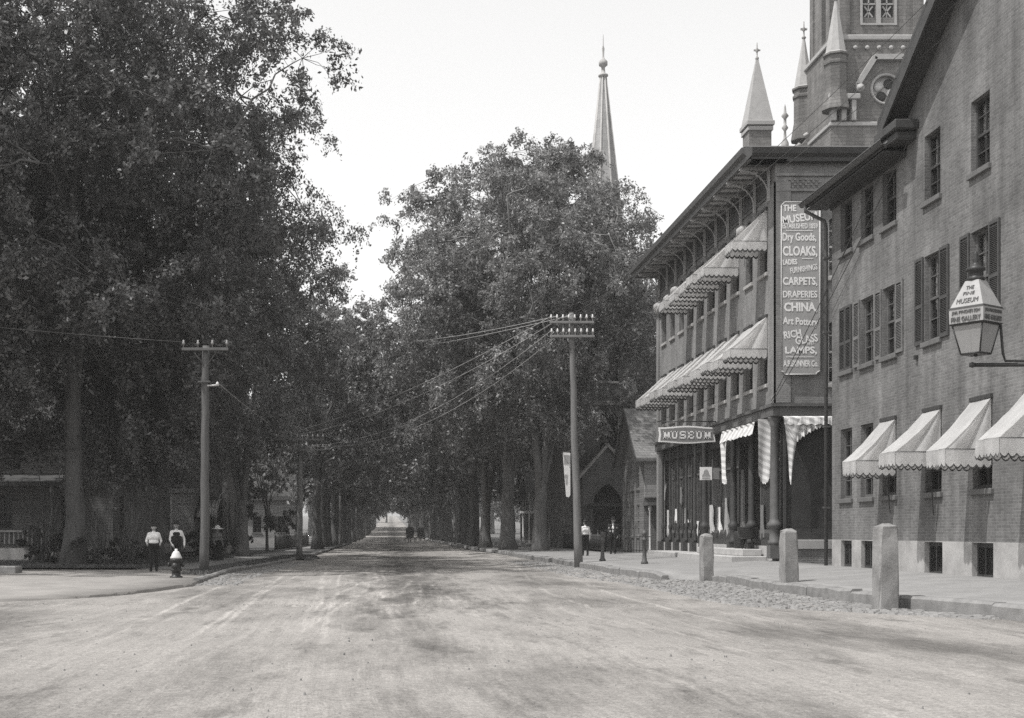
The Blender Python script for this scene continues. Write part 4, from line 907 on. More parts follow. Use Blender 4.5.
po = MB(); py_ = cy - h - 1.5
wall(po, (0, py_), (1, 0), (0, -1), 12.6, 15.8, .35, 5.2, [(13.3, 15.1, .5, 4.6, .9)], .6); po.add([(12.6, py_, 5.2), (15.8, py_, 5.2), (14.2, py_, 7.0)], [(0, 1, 2)])
for xs in (12.6, 15.8): po.quad((xs, py_, .35), (xs, cy - h, .35), (xs, cy - h, 5.2), (xs, py_, 5.2))
p_ = po.build('portal', 'stone_dark', ch)
for s in (-1, 1): q = MB(); q.poly_prism([(14.2 + s * 1.85, py_ - .15, 4.95), (14.2, py_ - .15, 7.05), (14.2, py_ - .15, 7.3), (14.2 + s * 1.85, py_ - .15, 5.2)], (0, 1.6, 0)); q.build('portal_coping', 'stone_base', ch)
q = MB(); q.box(13.2, 15.2, py_ + .6, py_ + .68, .4, 3.1); q.build('portal_door', 'wood_dark', ch)
q = MB(); q.box(12.9, 15.9, py_ - .9, py_ - .1, 3.15, 3.35); q.build('portal_canopy', 'wood_dark', ch)
for x in (13.0, 15.75): q = MB(); q.tube([(x, py_ - .8, .35), (x, py_ - .8, 3.15)], .07, 8); q.build('canopy_post', 'wood_mid', ch)
sp = MB(); zb, zt = 17.1, 32.6; r0 = 1.85; n = 8
for k in range(n):
    a0, a1 = 2 * math.pi * (k + .5) / n, 2 * math.pi * (k + 1.5) / n
    B = lambda a, r, z: (cx + r * math.cos(a), cy + r * math.sin(a), z)
    sp.quad(B(a0, r0, zb), B(a1, r0, zb), B(a1, .2, zt), B(a0, .2, zt))
so = sp.build('spire', 'spire_stone', ch)
for k in range(n):
    a0 = 2 * math.pi * (k + .5) / n; q = MB(); q.tube([B(a0, r0, zb), B(a0, .2, zt)], [.12, .05], 6); q.build('rib', 'stone_base', so)
q = MB(); q.lathe([(.2, 0), (.34, .1), (.34, .2), (.15, .3), (.12, .7), (.3, .85), (.3, 1.1), (.1, 1.3), (.06, 1.5), (.09, 2.0), (.03, 2.2), (.02, 2.9), (0, 3)], cx, cy, 10, zt - .1); q.build('finial', 'stone_base', so)

# ---- big church tower behind the store
bt = thing('church_tower', 'pale stone church tower with corner pinnacles and round trefoil window', 'church', (31, 79, .3))
tx0, tx1, ty0, ty1 = 27.6, 34.2, 78.9, 85.5
w = MB(); w.box(tx0, tx1, ty0, ty1, 0, 27.2); w.build('lower_stage', 'stone_church', bt)
mx0, mx1, my0, my1 = tx0 + .35, tx1 - .35, ty0 + .35, ty1 - .35
def circ_wall(mb, y, x0, x1, z0, z1, cx_, cz_, r_, dep):
    n = 24; c = [(cx_ + r_ * math.cos(2 * math.pi * k / n), cz_ + r_ * math.sin(2 * math.pi * k / n)) for k in range(n)]
    def edge(k):
        a = 2 * math.pi * k / n; dx, dz = math.cos(a), math.sin(a); t = 1e9
        if dx > 1e-6: t = min(t, (x1 - cx_) / dx)
        if dx < -1e-6: t = min(t, (x0 - cx_) / dx)
        if dz > 1e-6: t = min(t, (z1 - cz_) / dz)
        if dz < -1e-6: t = min(t, (z0 - cz_) / dz)
        return (cx_ + dx * t, cz_ + dz * t)
    e = [edge(k) for k in range(n)]
    corners = [(x0, z0), (x1, z0), (x1, z1), (x0, z1)]
    for k in range(n):
        k2 = (k + 1) % n; pts = [c[k], e[k]]
        for q in corners:
            ang = math.atan2(q[1] - cz_, q[0] - cx_) % (2 * math.pi); a0 = 2 * math.pi * k / n; a1 = 2 * math.pi * (k + 1) / n
            if a0 < ang < a1: pts.append(q)
        pts += [e[k2], c[k2]]
        mb.add([(p[0], y, p[1]) for p in pts], [tuple(range(len(pts)))])
        mb.quad((c[k][0], y, c[k][1]), (c[k2][0], y, c[k2][1]), (c[k2][0], y + dep, c[k2][1]), (c[k][0], y + dep, c[k][1]))
rx, rz_ = 31.2, 29.35
w = MB(); circ_wall(w, my0, mx0, mx1, 27.2, 32.4, rx, rz_, 1.0, .35)
w.quad((mx0, my0, 27.2), (mx0, my1, 27.2), (mx0, my1, 32.4), (mx0, my0, 32.4)); w.quad((mx1, my0, 27.2), (mx1, my1, 27.2), (mx1, my1, 32.4), (mx1, my0, 32.4)); w.quad((mx0, my1, 27.2), (mx1, my1, 27.2), (mx1, my1, 32.4), (mx0, my1, 32.4))
w.build('middle_stage', 'stone_church', bt)
# trefoil tracery
rw = MB(); n = 24
rw.tube([(.92 * math.cos(R(k * 12)), .92 * math.sin(R(k * 12)), .03) for k in range(31)], .09, 6, True, False)
def rotpart(mb, x, y, z):
    mb.v = [(x + a, y - c, z + b) for a, b, c in mb.v]; return mb
rotpart(rw, rx, my0 + .02, rz_).build('window_ring', 'stone_trim', bt)
pl = MB(); pl.box(rx - .95, rx + .95, my0 + .25, my0 + .3, rz_ - .95, rz_ + .95); pl.build('tracery_plate', 'stone_trim', bt)
for a in (60, 150, 240, 330):
    q = MB(); q.lathe([(0, .0), (.31, .0), (.31, .06), (0, .06)], 0, 0, 18); rotpart(q, rx + .46 * math.cos(R(a)), my0 + .24, rz_ + .46 * math.sin(R(a))).build('trefoil_light', 'glass_white' if a in (150, 330) else 'board_dark', bt)
# angular hood over the round window
hp = [(859, 92), (859, 84), (876, 57), (904, 57), (921, 84), (921, 92)]; HYd = my0 - .3; pts = [at(x, y, HYd) for x, y in hp]
for a, b_ in zip(pts, pts[1:]):
    q = MB(); d = (b_ - a).normalized(); nrm = Vector((-d.z, 0, d.x)) * .2
    q.poly_prism([a - d * .05 + nrm, b_ + d * .05 + nrm, b_ + d * .05 - nrm * .6, a - d * .05 - nrm * .6], (0, .6, 0)); q.build('hood_mould', 'stone_trim', bt)
for x in (859, 921): p = at(x, 89, HYd); q = MB(); q.lathe([(0, 0), (.25, 0), (.25, .35), (.14, .38), (.14, .42), (0, .42)], 0, 0, 14); rotpart(q, p.x, HYd + .05, p.z).build('hood_stop', 'stone_trim', bt)
q = MB(); q.bbox(tx0 - .1, tx1 + .1, ty0 - .1, ty0 + .5, 26.9, 27.18, .05); q.bbox(tx0 - .1, tx0 + .5, ty0 + .5, ty1 + .1, 26.9, 27.18, .05); q.build('ledge', 'stone_trim', bt)
for k in range(3): q = MB(); x = tx0 - .02 + k * .62; q.bbox(x, x + .3, ty0 - .28, ty0 + .3, 27.2, 28.5, .03); q.build('arcade_pier', 'stone_trim', bt)
q = MB(); q.bbox(tx0 - .25, tx0 + 1.75, ty0 - .38, ty0 + .34, 28.5, 28.85, .05); q.build('arcade_cornice', 'stone_trim', bt)
q = MB(); q.bbox(mx0 - .15, mx1 + .15, my0 - .15, my1 + .15, 32.4, 32.75, .06); q.build('string_course', 'stone_trim', bt)
for k in range(6): q = MB(); q.lathe([(.0, .0), (.17, .0), (.12, .1), (0, .12)], 0, 0, 8); rotpart(q, mx0 + 1.3 + k * .75, my0 - .02, 31.95).build('rosette', 'stone_trim', bt)
# belfry
ux0, ux1, uy0, uy1 = 28.5, 33.55, 79.6, 84.7
w = MB(); wall(w, (0, uy0), (1, 0), (0, -1), ux0, ux1, 32.7, 42, [(29.85, 30.7, 34.0, 40, .5), (31.0, 31.85, 34.0, 40, .5)], .5)
wall(w, (ux0, 0), (0, 1), (-1, 0), uy0, uy1, 32.7, 42, [(80.9, 81.7, 33.6, 40, .5), (82.4, 83.2, 33.6, 40, .5)], .5)
w.quad((ux1, uy0, 32.7), (ux1, uy1, 32.7), (ux1, uy1, 42), (ux1, uy0, 42)); w.quad((ux0, uy1, 32.7), (ux1, uy1, 32.7), (ux1, uy1, 42), (ux0, uy1, 42)); w.build('belfry', 'stone_church', bt)
for x in (30.275, 31.425):
    q = MB(); q.box(x - .44, x + .44, uy0 + .3, uy0 + .36, 34.0, 40); q.build('louvre_board', 'board_dark', bt)
    q = MB(); q.box(x - .04, x + .04, uy0 + .1, uy0 + .29, 34.9, 40); q.box(x - .43, x + .43, uy0 + .1, uy0 + .28, 34.85, 34.95)
    for s in (-1, 1): q.poly_prism([(x - .3, uy0 + .12, 34.42 - s * .32), (x - .22, uy0 + .12, 34.42 - s * .36), (x + .3, uy0 + .12, 34.42 + s * .32), (x + .22, uy0 + .12, 34.42 + s * .36)], (0, .1, 0))
    q.box(x - .035, x + .035, uy0 + .13, uy0 + .2, 34.02, 34.84); q.build('tracery', 'stone_trim', bt)
q = MB()
for x in (29.7, 30.71, 31.86): q.box(x, x + .28 if x > 30 and x < 31.5 else x + .14, uy0 - .06, uy0 - .002, 33.6, 41)
q.box(29.7, 32.0, uy0 - .1, uy0 - .062, 33.5, 33.62); q.build('belfry_frame', 'stone_trim', bt)
for y in (81.3, 82.8): q = MB(); q.box(ux0 + .3, ux0 + .36, y - .4, y + .4, 33.6, 40); q.build('louvre_board', 'board_dark', bt)
for x, y in ((ux0, uy0), (ux1, uy0), (ux0, uy1)): q = MB(); q.box(x - .12, x + .5 if x < 30 else x + .12, y - .12, y + .5, 32.76, 42.1) if x < 30 else q.box(x - .5, x + .12, y - .12, y + .5, 32.76, 42.1); q.build('corner_pier', 'stone_church', bt)
q = MB(); q.add([(ux0 - .3, uy0 - .3, 42), (ux1 + .3, uy0 - .3, 42), (ux1 + .3, uy1 + .3, 42), (ux0 - .3, uy1 + .3, 42), ((ux0 + ux1) / 2, (uy0 + uy1) / 2, 56)], [(0, 1, 4), (1, 2, 4), (2, 3, 4), (3, 0, 4), (3, 2, 1, 0)]); q.build('tower_roof', 'slate', bt)
def pinnacle(parent, x, y, z0, r, hs, hc, n=8, fin=True):
    m = MB(); m.lathe([(r * 1.3, -1.1), (r * 1.02, 0), (r, .1), (r, hs), (r * 1.12, hs + .05), (r * 1.12, hs + .2), (r * 1.0, hs + .25), (r * 1.0, hs + .55), (r * 1.18, hs + .6), (r * 1.18, hs + .72)], x, y, n, z0, False)
    o = m.build('pinnacle', 'stone_church', parent)
    c = MB(); c.lathe([(r * 1.15, 0), (r * .95, .1), (.08, hc)], x, y, n, z0 + hs + .722, False); c.build('pinnacle_cap', 'stone_trim', o)
    if fin:
        f = MB(); z = z0 + hs + .7 + hc; f.lathe([(.1, 0), (.16, .08), (.06, .2), (.05, .5), (.14, .62), (.05, .8), (.04, 1.15), (0, 1.2)], x, y, 8, z); f.box(x - .22, x + .22, y - .05, y + .05, z + .6, z + .72); f.build('finial', 'stone_base', o)
for x, y in ((27.95, 79.0), (27.95, 85.1), (33.9, 79.0)): pinnacle(bt, x, y, 29.0, .68, 1.7, 3.4)
g1 = MB(); p0 = at(790, 140, 83); q = MB()
q.poly_prism([(24.8, 83, 24), (27.6, 83, 24), (27.6, 83, 27.6)], (0, .5, 0)); q.build('nave_gable', 'stone_church', bt)
for k in range(6): t = k / 5; q = MB(); q.lathe([(.1, 0), (.2, .12), (.22, .25), (.08, .35), (0, .4)], 24.9 + 2.6 * t, 83.2, 8, 24.1 + 3.4 * t); q.build('crocket', 'stone_base', bt)
q = MB(); p = at(785, 140, 84); q.lathe([(.3, -3), (.25, 0), (.1, .3), (.08, .8), (.22, 1.0), (.1, 1.2), (.09, 1.6), (.25, 1.8), (.1, 2.0), (.06, 2.4), (0, 2.6)], p.x, 84, 8, p.z - .2); q.build('gable_cross', 'stone_base', bt)
ct = thing('church_turret', 'slender stone turret with pyramid cap and finial left of the church tower', 'turret', (24.8, 85, .3))
m = MB(); p = at(757, 140, 85); m.box(p.x - .75, p.x + .75, 84.25, 85.75, 0, p.z + .4); m.build('shaft', 'stone_church', ct)
for dz, e in ((.4, .1), (.75, .18)): q = MB(); q.bbox(p.x - .75 - e, p.x + .75 + e, 84.25 - e, 85.75 + e, p.z + dz, p.z + dz + .3, .03); q.build('moulding', 'stone_trim', ct)
q = MB(); q.lathe([(1.2, 0), (.1, 4.4)], p.x, 85, 4, p.z + 1.05, False)
q.v = [(p.x + (x - p.x) * .707 - (y - 85) * .707, 85 + (x - p.x) * .707 + (y - 85) * .707, z) for x, y, z in q.v]; q.build('cap', 'stone_trim', ct)
q = MB(); q.lathe([(.08, 0), (.14, .1), (.05, .25), (.05, .5), (.15, .65), (.05, .8), (.03, 1.15), (0, 1.2)], p.x, 85, 8, p.z + 5.4); q.box(p.x - .22, p.x + .22, 84.96, 85.04, p.z + 6.0, p.z + 6.1); q.build('finial', 'stone_base', ct)

# ---- houses on the left, in the shade
def house(name, label, x0, x1, y0, y1, ze, zr, mat, wins_f, wins_s, roofmat='slate', base='stone_base', trim='wood_mid', side=1, blinds=()):
    root = thing(name, label, 'house', (x0, y0, .1)); w = MB()
    fo = [(x - .45, x + .45, z, z + hh, 0) for x, z, hh in wins_f]; so_ = [(y - .45, y + .45, z, z + hh, 0) for y, z, hh in wins_s]
    box_house_wall(w, x0, x1, y0, y1, .8, ze, fo, so_, side)
    ym_ = (y0 + y1) / 2; xs = x1 if side > 0 else x0; xo_ = x0 if side > 0 else x1
    for xq in (xs, xo_): w.add([(xq, y0, ze), (xq, y1, ze), (xq, ym_, zr)], [(0, 1, 2)])
    w.build('wall', mat, root)
    b = MB(); b.box(x0 + .02, x1 + .04, y0 - .04, y1, .0, .8); b.build('foundation', base, root)
    for i, (x, z, hh) in enumerate(wins_f): window(root, (x - x0, 0, z - .1), 0, .9, hh, trim, trim, dep=.04, sillw=.06, blind=.5 if i in blinds else None)
    for y, z, hh in wins_s: window(root, (xs - x0, y - y0, z - .1), R(90) if side > 0 else R(-90), .9, hh, trim, trim, dep=.04, sillw=.06)
    for s, e in ((-1, y0), (1, y1)):
        sl = (zr - ze) / (ym_ - y0); ye = e + s * .5; zz_ = ze - .5 * sl
        r = MB(); r.poly_prism([(x0 - .4, ye, zz_), (x0 - .4, ym_, zr), (x0 - .4, ym_, zr + .2), (x0 - .4, ye, zz_ + .2)], (x1 - x0 + .8, 0, 0)); r.build('roof_slope', roofmat, root)
        q = MB(); q.box(x0 - .4, x1 + .42, ye - .03, ye + .03, zz_ - .22, zz_ + .198); q.build('eaves_board', trim, root)
    return root
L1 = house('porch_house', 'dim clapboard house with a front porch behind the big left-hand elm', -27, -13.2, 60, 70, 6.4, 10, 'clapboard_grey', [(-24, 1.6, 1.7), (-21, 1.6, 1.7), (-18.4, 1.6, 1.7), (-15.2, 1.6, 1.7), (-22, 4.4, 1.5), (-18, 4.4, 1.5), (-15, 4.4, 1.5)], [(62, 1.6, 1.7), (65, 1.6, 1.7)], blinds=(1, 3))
q = MB(); q.poly_prism([(-24.5, 57.4, 3.6), (-24.5, 60, 4.1), (-24.5, 60, 4.25), (-24.5, 57.4, 3.8)], (9.4, 0, 0)); q.build('porch_roof', 'slate', L1)
q = MB(); q.box(-24.3, -15.3, 57.6, 59.95, .1, .75); q.build('porch_floor', 'stone_base', L1)
for x in (-24, -21, -18, -15.5): q = MB(); q.lathe([(.13, 0), (.13, .3), (.08, .4), (.075, 2.5), (.13, 2.65), (.13, 2.9)], x, 57.8, 10, .75); q.build('porch_post', 'paint_trim', L1)
q = MB()
for k in range(40): q.box(-24 + k * .21, -24 + k * .21 + .05, 57.78, 57.82, .95, 1.5)
q.box(-24, -15.5, 57.76, 57.84, 1.5, 1.58); q.build('balustrade', 'paint_trim', L1)
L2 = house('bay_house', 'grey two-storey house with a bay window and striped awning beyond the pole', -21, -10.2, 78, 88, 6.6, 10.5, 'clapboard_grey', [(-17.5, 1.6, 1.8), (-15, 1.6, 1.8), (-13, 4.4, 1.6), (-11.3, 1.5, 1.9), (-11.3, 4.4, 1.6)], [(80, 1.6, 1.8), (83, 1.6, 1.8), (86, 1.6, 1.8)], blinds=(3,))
q = MB(); q.poly_prism([(-13.6, 77.96, .3), (-13.3, 76.9, .3), (-12.0, 76.9, .3), (-11.8, 77.96, .3)], (0, 0, 3.6)); q.build('bay', 'clapboard_pale', L2)
q = MB(); q.poly_prism([(-13.7, 77.96, 3.9), (-13.4, 76.75, 3.9), (-11.9, 76.75, 3.9), (-11.7, 77.96, 3.9)], (0, 0, .25)); q.build('bay_roof', 'paint_trim', L2)
q = MB(); q.bbox(-10.35, -10.05, 77.75, 78.05, .8, 6.4, .02); q.build('corner_board', 'paint_trim', L2)
awning_obj('house_awning', 'small striped awning on the shaded left-hand house', None, (-11.2, 77.9, 3.5), 0, 1.2, .95, .9, .22, 'canvas_bold', .15, 77, .03)
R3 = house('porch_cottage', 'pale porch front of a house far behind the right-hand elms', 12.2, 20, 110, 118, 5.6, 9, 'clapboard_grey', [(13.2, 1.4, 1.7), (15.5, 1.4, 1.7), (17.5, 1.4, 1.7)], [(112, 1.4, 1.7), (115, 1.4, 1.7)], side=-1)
q = MB(); q.box(11.2, 18, 107.6, 109.9, 3.1, 3.3); q.build('porch_roof', 'paint_white', R3)
for x in (11.4, 12.6, 14.4, 16.6): q = MB(); q.lathe([(.12, 0), (.12, .3), (.08, .4), (.075, 2.2), (.12, 2.35), (.12, 2.6)], x, 107.8, 10, .5); q.build('porch_post', 'paint_white', R3)
q = MB(); q.box(11.2, 18, 107.7, 109.9, .2, .52); q.build('porch_floor', 'paint_trim', R3)
L4 = house('white_cottage', 'sliver of a white house glimpsed far left between trunks', -18, -9.6, 128, 136, 5.4, 9, 'clapboard_pale', [(-16, 1.4, 1.7), (-13.5, 1.4, 1.7), (-11, 1.4, 1.7)], [(131, 1.4, 1.7)])
# iron railing in front of the church
def fence(label, pts, h, step, mat, z0, name='iron_railing'):
    root = thing(name, label, 'fence', (pts[0][0], pts[0][1], z0)); rl = MB(); bars = MB()
    for (xa, ya), (xb, yb_) in zip(pts, pts[1:]):
        for z in (.18, h - .12): rl.tube([(xa, ya, z0 + z), (xb, yb_, z0 + z)], .02, 4)
        L = math.hypot(xb - xa, yb_ - ya); n = int(L / step)
        for k in range(n + 1):
            t = k / n; x, y = xa + (xb - xa) * t, ya + (yb_ - ya) * t
            if k % 14 == 0: q = MB(); q.tube([(x, y, z0 - .05), (x, y, z0 + h + .12)], .04, 6); q.lathe([(.05, 0), (.06, .05), (0, .12)], x, y, 6, z0 + h + .12); q.build('post', mat, root)
            else: bars.tube([(x, y, z0 + .05), (x, y, z0 + h)], .012, 4)
    rl.build('rail', mat, root); stuff(bars.build('pickets', mat, root))
fence('low iron railing before the church and the gabled cottage', [(11.3, 82), (11.3, 66.2), (13.4, 64.6)], 1.0, .16, 'iron', .38)
fence('dark picket fence along the left-hand path beyond the second pole', [(-8.4, 92), (-8.0, 124)], 1.1, .16, 'wood_mid', .15, 'picket_fence')

# ================================================================== STREET FURNITURE
def granite_post(px, py, w_, h_, label, mat='granite', tilt=0):
    Y = FPX * (1.5 - .30) / (py - VY) ; p = at(px, py, Y); m = MB(); a = w_ / 2; b = a * .9; c = .03
    def ring(r, z): return [(-r, -r + c, z), (-r + c, -r, z), (r - c, -r, z), (r, -r + c, z), (r, r - c, z), (r - c, r, z), (-r + c, r, z), (-r, r - c, z)]
    rings = [ring(a, -.25), ring(a * 1.0, h_ * .2), ring(a * .98, h_ * .45), ring(a * .95, h_ * .7), ring(b, h_ - .09), ring(b * .96, h_ - .05), ring(b * .35, h_)]
    rnd = random.Random(px)
    vs = [(x + rnd.uniform(-.014, .014) + tilt * z, y + rnd.uniform(-.014, .014), z + rnd.uniform(-.012, .012)) for r_ in rings for x, y, z in r_]
    fs = [(j * 8 + k, j * 8 + (k + 1) % 8, (j + 1) * 8 + (k + 1) % 8, (j + 1) * 8 + k) for j in range(6) for k in range(8)] + [tuple(range(48, 56))]
    m.add(vs, fs); o = local('granite_post', m, mat, None, (p.x + w_ * .5, Y + w_ * .5, walk_z(p.x + .3, Y) - .01), R(3)); props(o, label, 'post', 'granite posts along the kerb'); return o
granite_post(702, 574, .34, 1.2, 'pale squat granite post, farthest of the three at the kerb')
granite_post(784, 582.5, .36, 1.28, 'middle granite kerb post standing straight before the dark end window', 'granite', -.012)
granite_post(879, 597.5, .37, 1.36, 'tallest and nearest granite kerb post before the white awnings', 'granite', .012)
def hitch(px, py, Y, h_, label):
    p = at(px, py, Y); m = MB()
    m.lathe([(.13, 0), (.13, .08), (.09, .12), (.075, .3), (.065, h_ * .68), (.1, h_ * .7), (.1, h_ * .74), (.05, h_ * .78), (.06, h_ * .84), (.1, h_ * .88), (.1, h_ * .93), (.05, h_ * .98), (0, h_)], 0, 0, 12)
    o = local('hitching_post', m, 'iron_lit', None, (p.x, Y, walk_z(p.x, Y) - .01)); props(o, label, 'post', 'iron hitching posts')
hitch(602.5, 559, 50.5, 1.2, 'iron hitching post between the two men and the right-hand pole'); hitch(644.5, 563, 45.2, 1.22, 'iron hitching post nearest the corner store')
# carriage block at the left edge
q = MB(); p = at(-6, 574, 43); q.bbox(p.x - 1.2, p.x + .85, 42.6, 43.4, .06, .34, .03); props(q.build('stone_block', 'granite', None, (p.x, 43, .08)), 'flat stone block at the left edge of the picture', 'block')
# hydrant
hyd = thing('fire_hydrant', 'dark fire hydrant with a white bonnet on the left-hand corner', 'hydrant', (-6.55, 38.6, .09))
m = MB(); m.lathe([(.2, 0), (.2, .05), (.14, .07), (.135, .2), (.18, .22), (.18, .27), (.15, .3), (.15, .5), (.19, .53), (.19, .57), (.16, .6)], -6.55, 38.6, 16, .09); m.build('barrel', 'iron', hyd)
m = MB(); m.lathe([(.18, .6), (.185, .62), (.15, .68), (.12, .76), (.08, .82), (.045, .83), (.045, .89), (0, .9)], -6.55, 38.6, 16, .09); m.build('bonnet', 'hydrant_white', hyd)
for s in (-1, 1): m = MB(); m.tube([(-6.55 + s * .1, 38.6, .5), (-6.55 + s * .2, 38.6, .5), (-6.55 + s * .205, 38.6, .5), (-6.55 + s * .25, 38.6, .5)], [.06, .06, .08, .075], 10); m.build('outlet_cap', 'iron', hyd)
m = MB(); m.tube([(-6.55, 38.5, .46), (-6.55, 38.37, .46), (-6.55, 38.365, .46), (-6.55, 38.32, .46)], [.075, .075, .1, .095], 12); m.build('pumper_cap', 'iron', hyd)
# utility poles
def upole(label, base, top, r0, r1, arms, mat='pole_wood', insul=True):
    b, t = Vector(base), Vector(top); root = thing('utility_pole', label, 'pole', base)
    m = MB(); n = 10; rnd = random.Random(int(base[1] * 10))
    m.tube([b + (t - b) * (k / n) + Vector((rnd.uniform(-.02, .02), rnd.uniform(-.02, .02), 0)) for k in range(n + 1)], [r0 + (r1 - r0) * k / n for k in range(n + 1)], 12); m.build('pole', mat, root)
    ends = []
    for za, half, npin in arms:
        c = b + (t - b) * ((za - b.z) / (t.z - b.z)); a = MB(); a.bbox(c.x - half, c.x + half, c.y - r1 - .12, c.y - r1 - .01, za - .045, za + .045, .01); ar = a.build('crossarm', 'wood_grey' if mat == 'pole_wood' else 'wood_mid', root)
        for s in (-1, 1):
            q = MB(); q.tube([(c.x + s * half * .5, c.y - r1 - .06, za - .06), (c.x + s * .05, c.y - r1 - .04, za - .55)], .016, 5); q.build('brace', 'iron_lit', root)
        for k in range(npin):
            x = c.x - half * .93 + 2 * half * .93 * k / max(1, npin - 1)
            if abs(x - c.x) < .1: continue
            q = MB(); q.lathe([(.02, 0), (.02, .1), (.045, .1), (.05, .16), (.03, .18), (.035, .24), (0, .26)], x, c.y - r1 - .065, 8, za + .06); q.build('insulator', 'glass_white' if mat == 'pole_wood' else 'paint_trim', root); ends.append(Vector((x, c.y - r1 - .065, za + .24)))
    return root, ends
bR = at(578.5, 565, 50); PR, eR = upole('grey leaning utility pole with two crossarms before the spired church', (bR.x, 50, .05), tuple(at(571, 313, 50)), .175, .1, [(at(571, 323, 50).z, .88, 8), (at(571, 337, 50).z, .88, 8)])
bL = at(204.5, 573, 42.5); PL, eL = upole('near left utility pole with one crossarm beside the hydrant', (bL.x, 42.5, .1), tuple(at(206, 346, 42.5)), .165, .12, [(at(205, 350, 42.5).z, .78, 4)], 'pole_shaded')  # pole, crossarm and insulators take darker colours in place of tree shade
m = MB(); zc = at(205, 386, 42.5).z; m.tube([(bL.x + .1, 42.4, zc), (bL.x + .5, 42.4, zc + .02)], .03, 6); m.lathe([(.05, 0), (.06, .06), (.03, .12), (0, .14)], bL.x + .45, 42.4, 8, zc); m.build('side_pin', 'glass_white', PL)
m = MB(); m.box(bL.x - .2, bL.x + .2, 42.3, 42.7, zc + .1, zc + .16); m.build('collar', 'iron_lit', PL)
bL2 = at(299.5, 557, 68); PL2, eL2 = upole('second left utility pole with two crossarms set in a grass island', (bL2.x, 68, .1), tuple(at(300, 434, 68)), .17, .12, [(at(300, 440, 68).z, 1.33, 10), (at(300, 450, 68).z, 1.33, 10)])
PL3, eL3 = upole('third left utility pole almost lost among the far trunks', (-4.4, 112, .1), (-4.4, 112, 7.2), .16, .11, [(6.9, 1.2, 8), (6.3, 1.2, 8)])
PR2, eR2 = upole('far right utility pole hidden among the elm trunks', (6.6, 128, .1), (6.6, 128, 9.5), .16, .11, [(9.2, 1.1, 8), (8.6, 1.1, 8)])
q = structure(strip('grass_island', [66.2, 66.8, 68, 70, 72.5, 73.5], lambda y: xl(y) - .1, lambda y: xl(y) + 1.0 - .9 * ((y - 69.5) / 4.2) ** 2, lambda x, y: .1, 'grass_floor', 4, .01))
def wire(a, b, sag, label, r=.011, mat='wire_lit', grp='overhead wires'):
    a, b = Vector(a), Vector(b); n = 20; m = MB(); pts = []
    for k in range(n + 1):
        t = k / n; p = a + (b - a) * t; p.z -= sag * 4 * t * (1 - t); pts.append(p)
    m.tube(pts, r, 4); props(m.build('overhead_wire', mat, None, a), label, 'wire', grp)
wl = 'overhead wire strung between the right-hand pole and the second left pole'
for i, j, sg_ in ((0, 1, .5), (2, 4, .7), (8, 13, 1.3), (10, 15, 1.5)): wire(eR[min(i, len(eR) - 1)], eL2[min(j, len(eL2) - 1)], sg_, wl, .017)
for i, (px, py, Y) in enumerate(((372, 343, 96), (360, 352, 110))): wire(eR[i * 2 + 1], at(px, py, Y), .3, ('upper', 'lower')[i] + ' wire from the right-hand pole across the avenue into the far left crowns', .018)
wl = 'overhead wire running down the street between the right-hand pole and the far right pole'
for i in (1, 4, 9, 12): wire(eR[min(i, len(eR) - 1)], eR2[min(i, len(eR2) - 1)], 1.2, wl, .014, 'wire')
wl = 'overhead wire running down the street between the second and third left poles'
for i in (1, 5, 9, 14): wire(eL2[i], eL3[min(i, len(eL3) - 1)], .5, wl, .013, 'wire')
wire((bL.x + .45, 42.4, zc + .1), eL2[2], .1, 'slack wire from the near left pole down to the second left pole', .018)
wire(eL[0], (-32, 38, 10.5), .4, 'wire leading left from the near left pole into the leaves', .01, 'wire')
wl = 'wire rising from the right-hand pole to the front of the gabled house'
for i, (y, z) in ((3, (29.2, 13.05)), (4, (28.4, 13.6)), (5, (27.0, 14.3))): wire(eR[i], (FX - .05, y, z), .35, wl, .01, 'wire')
wire((FX - .2, M0 - .2, 5.9), (FX - .05, 33.4, 10.9), .12, 'thin dark wire slanting up the brick house to its eaves', .014, 'wire')
wire((FX - .2, M0 - .22, 5.8), (FX - .05, 30.9, 11.6), .25, 'thin dark wire slanting across the brick house to the gabled house', .014, 'wire')
# hanging banner beside the right-hand pole
bn_ = thing('street_banner', 'narrow tapering white banner hanging left of the right-hand pole', 'banner', tuple(at(566.5, 497, 55)))
m = MB(); m.poly_prism([at(562.8, 452.3, 55), at(570.3, 452.8, 55), at(570.3, 495, 55), at(568.8, 497.3, 55), at(566.2, 496.5, 55)], (0, .05, 0)); m.build('panel', 'paint_white', bn_)
m = MB(); m.box(at(564.8, 474, 55).x, at(567.6, 474, 55).x, 54.985, 54.998, at(0, 478, 55).z, at(0, 474.5, 55).z); m.build('painted_mark', 'sign_grey', bn_); m = MB(); m.box(at(565.6, 474, 55).x, at(567.2, 474, 55).x, 54.985, 54.997, at(0, 484, 55).z, at(0, 479, 55).z); m.build('painted_mark', 'sign_grey', bn_); m = MB(); m.box(at(564, 0, 55).x, at(569.6, 0, 55).x, 54.985, 54.996, at(0, 464, 55).z, at(0, 455, 55).z); m.build('painted_mark', 'sign_grey', bn_)
m = MB(); m.tube([at(562, 452, 55.03), at(578, 450.5, 51)], .025, 6); m.build('arm', 'iron', bn_)
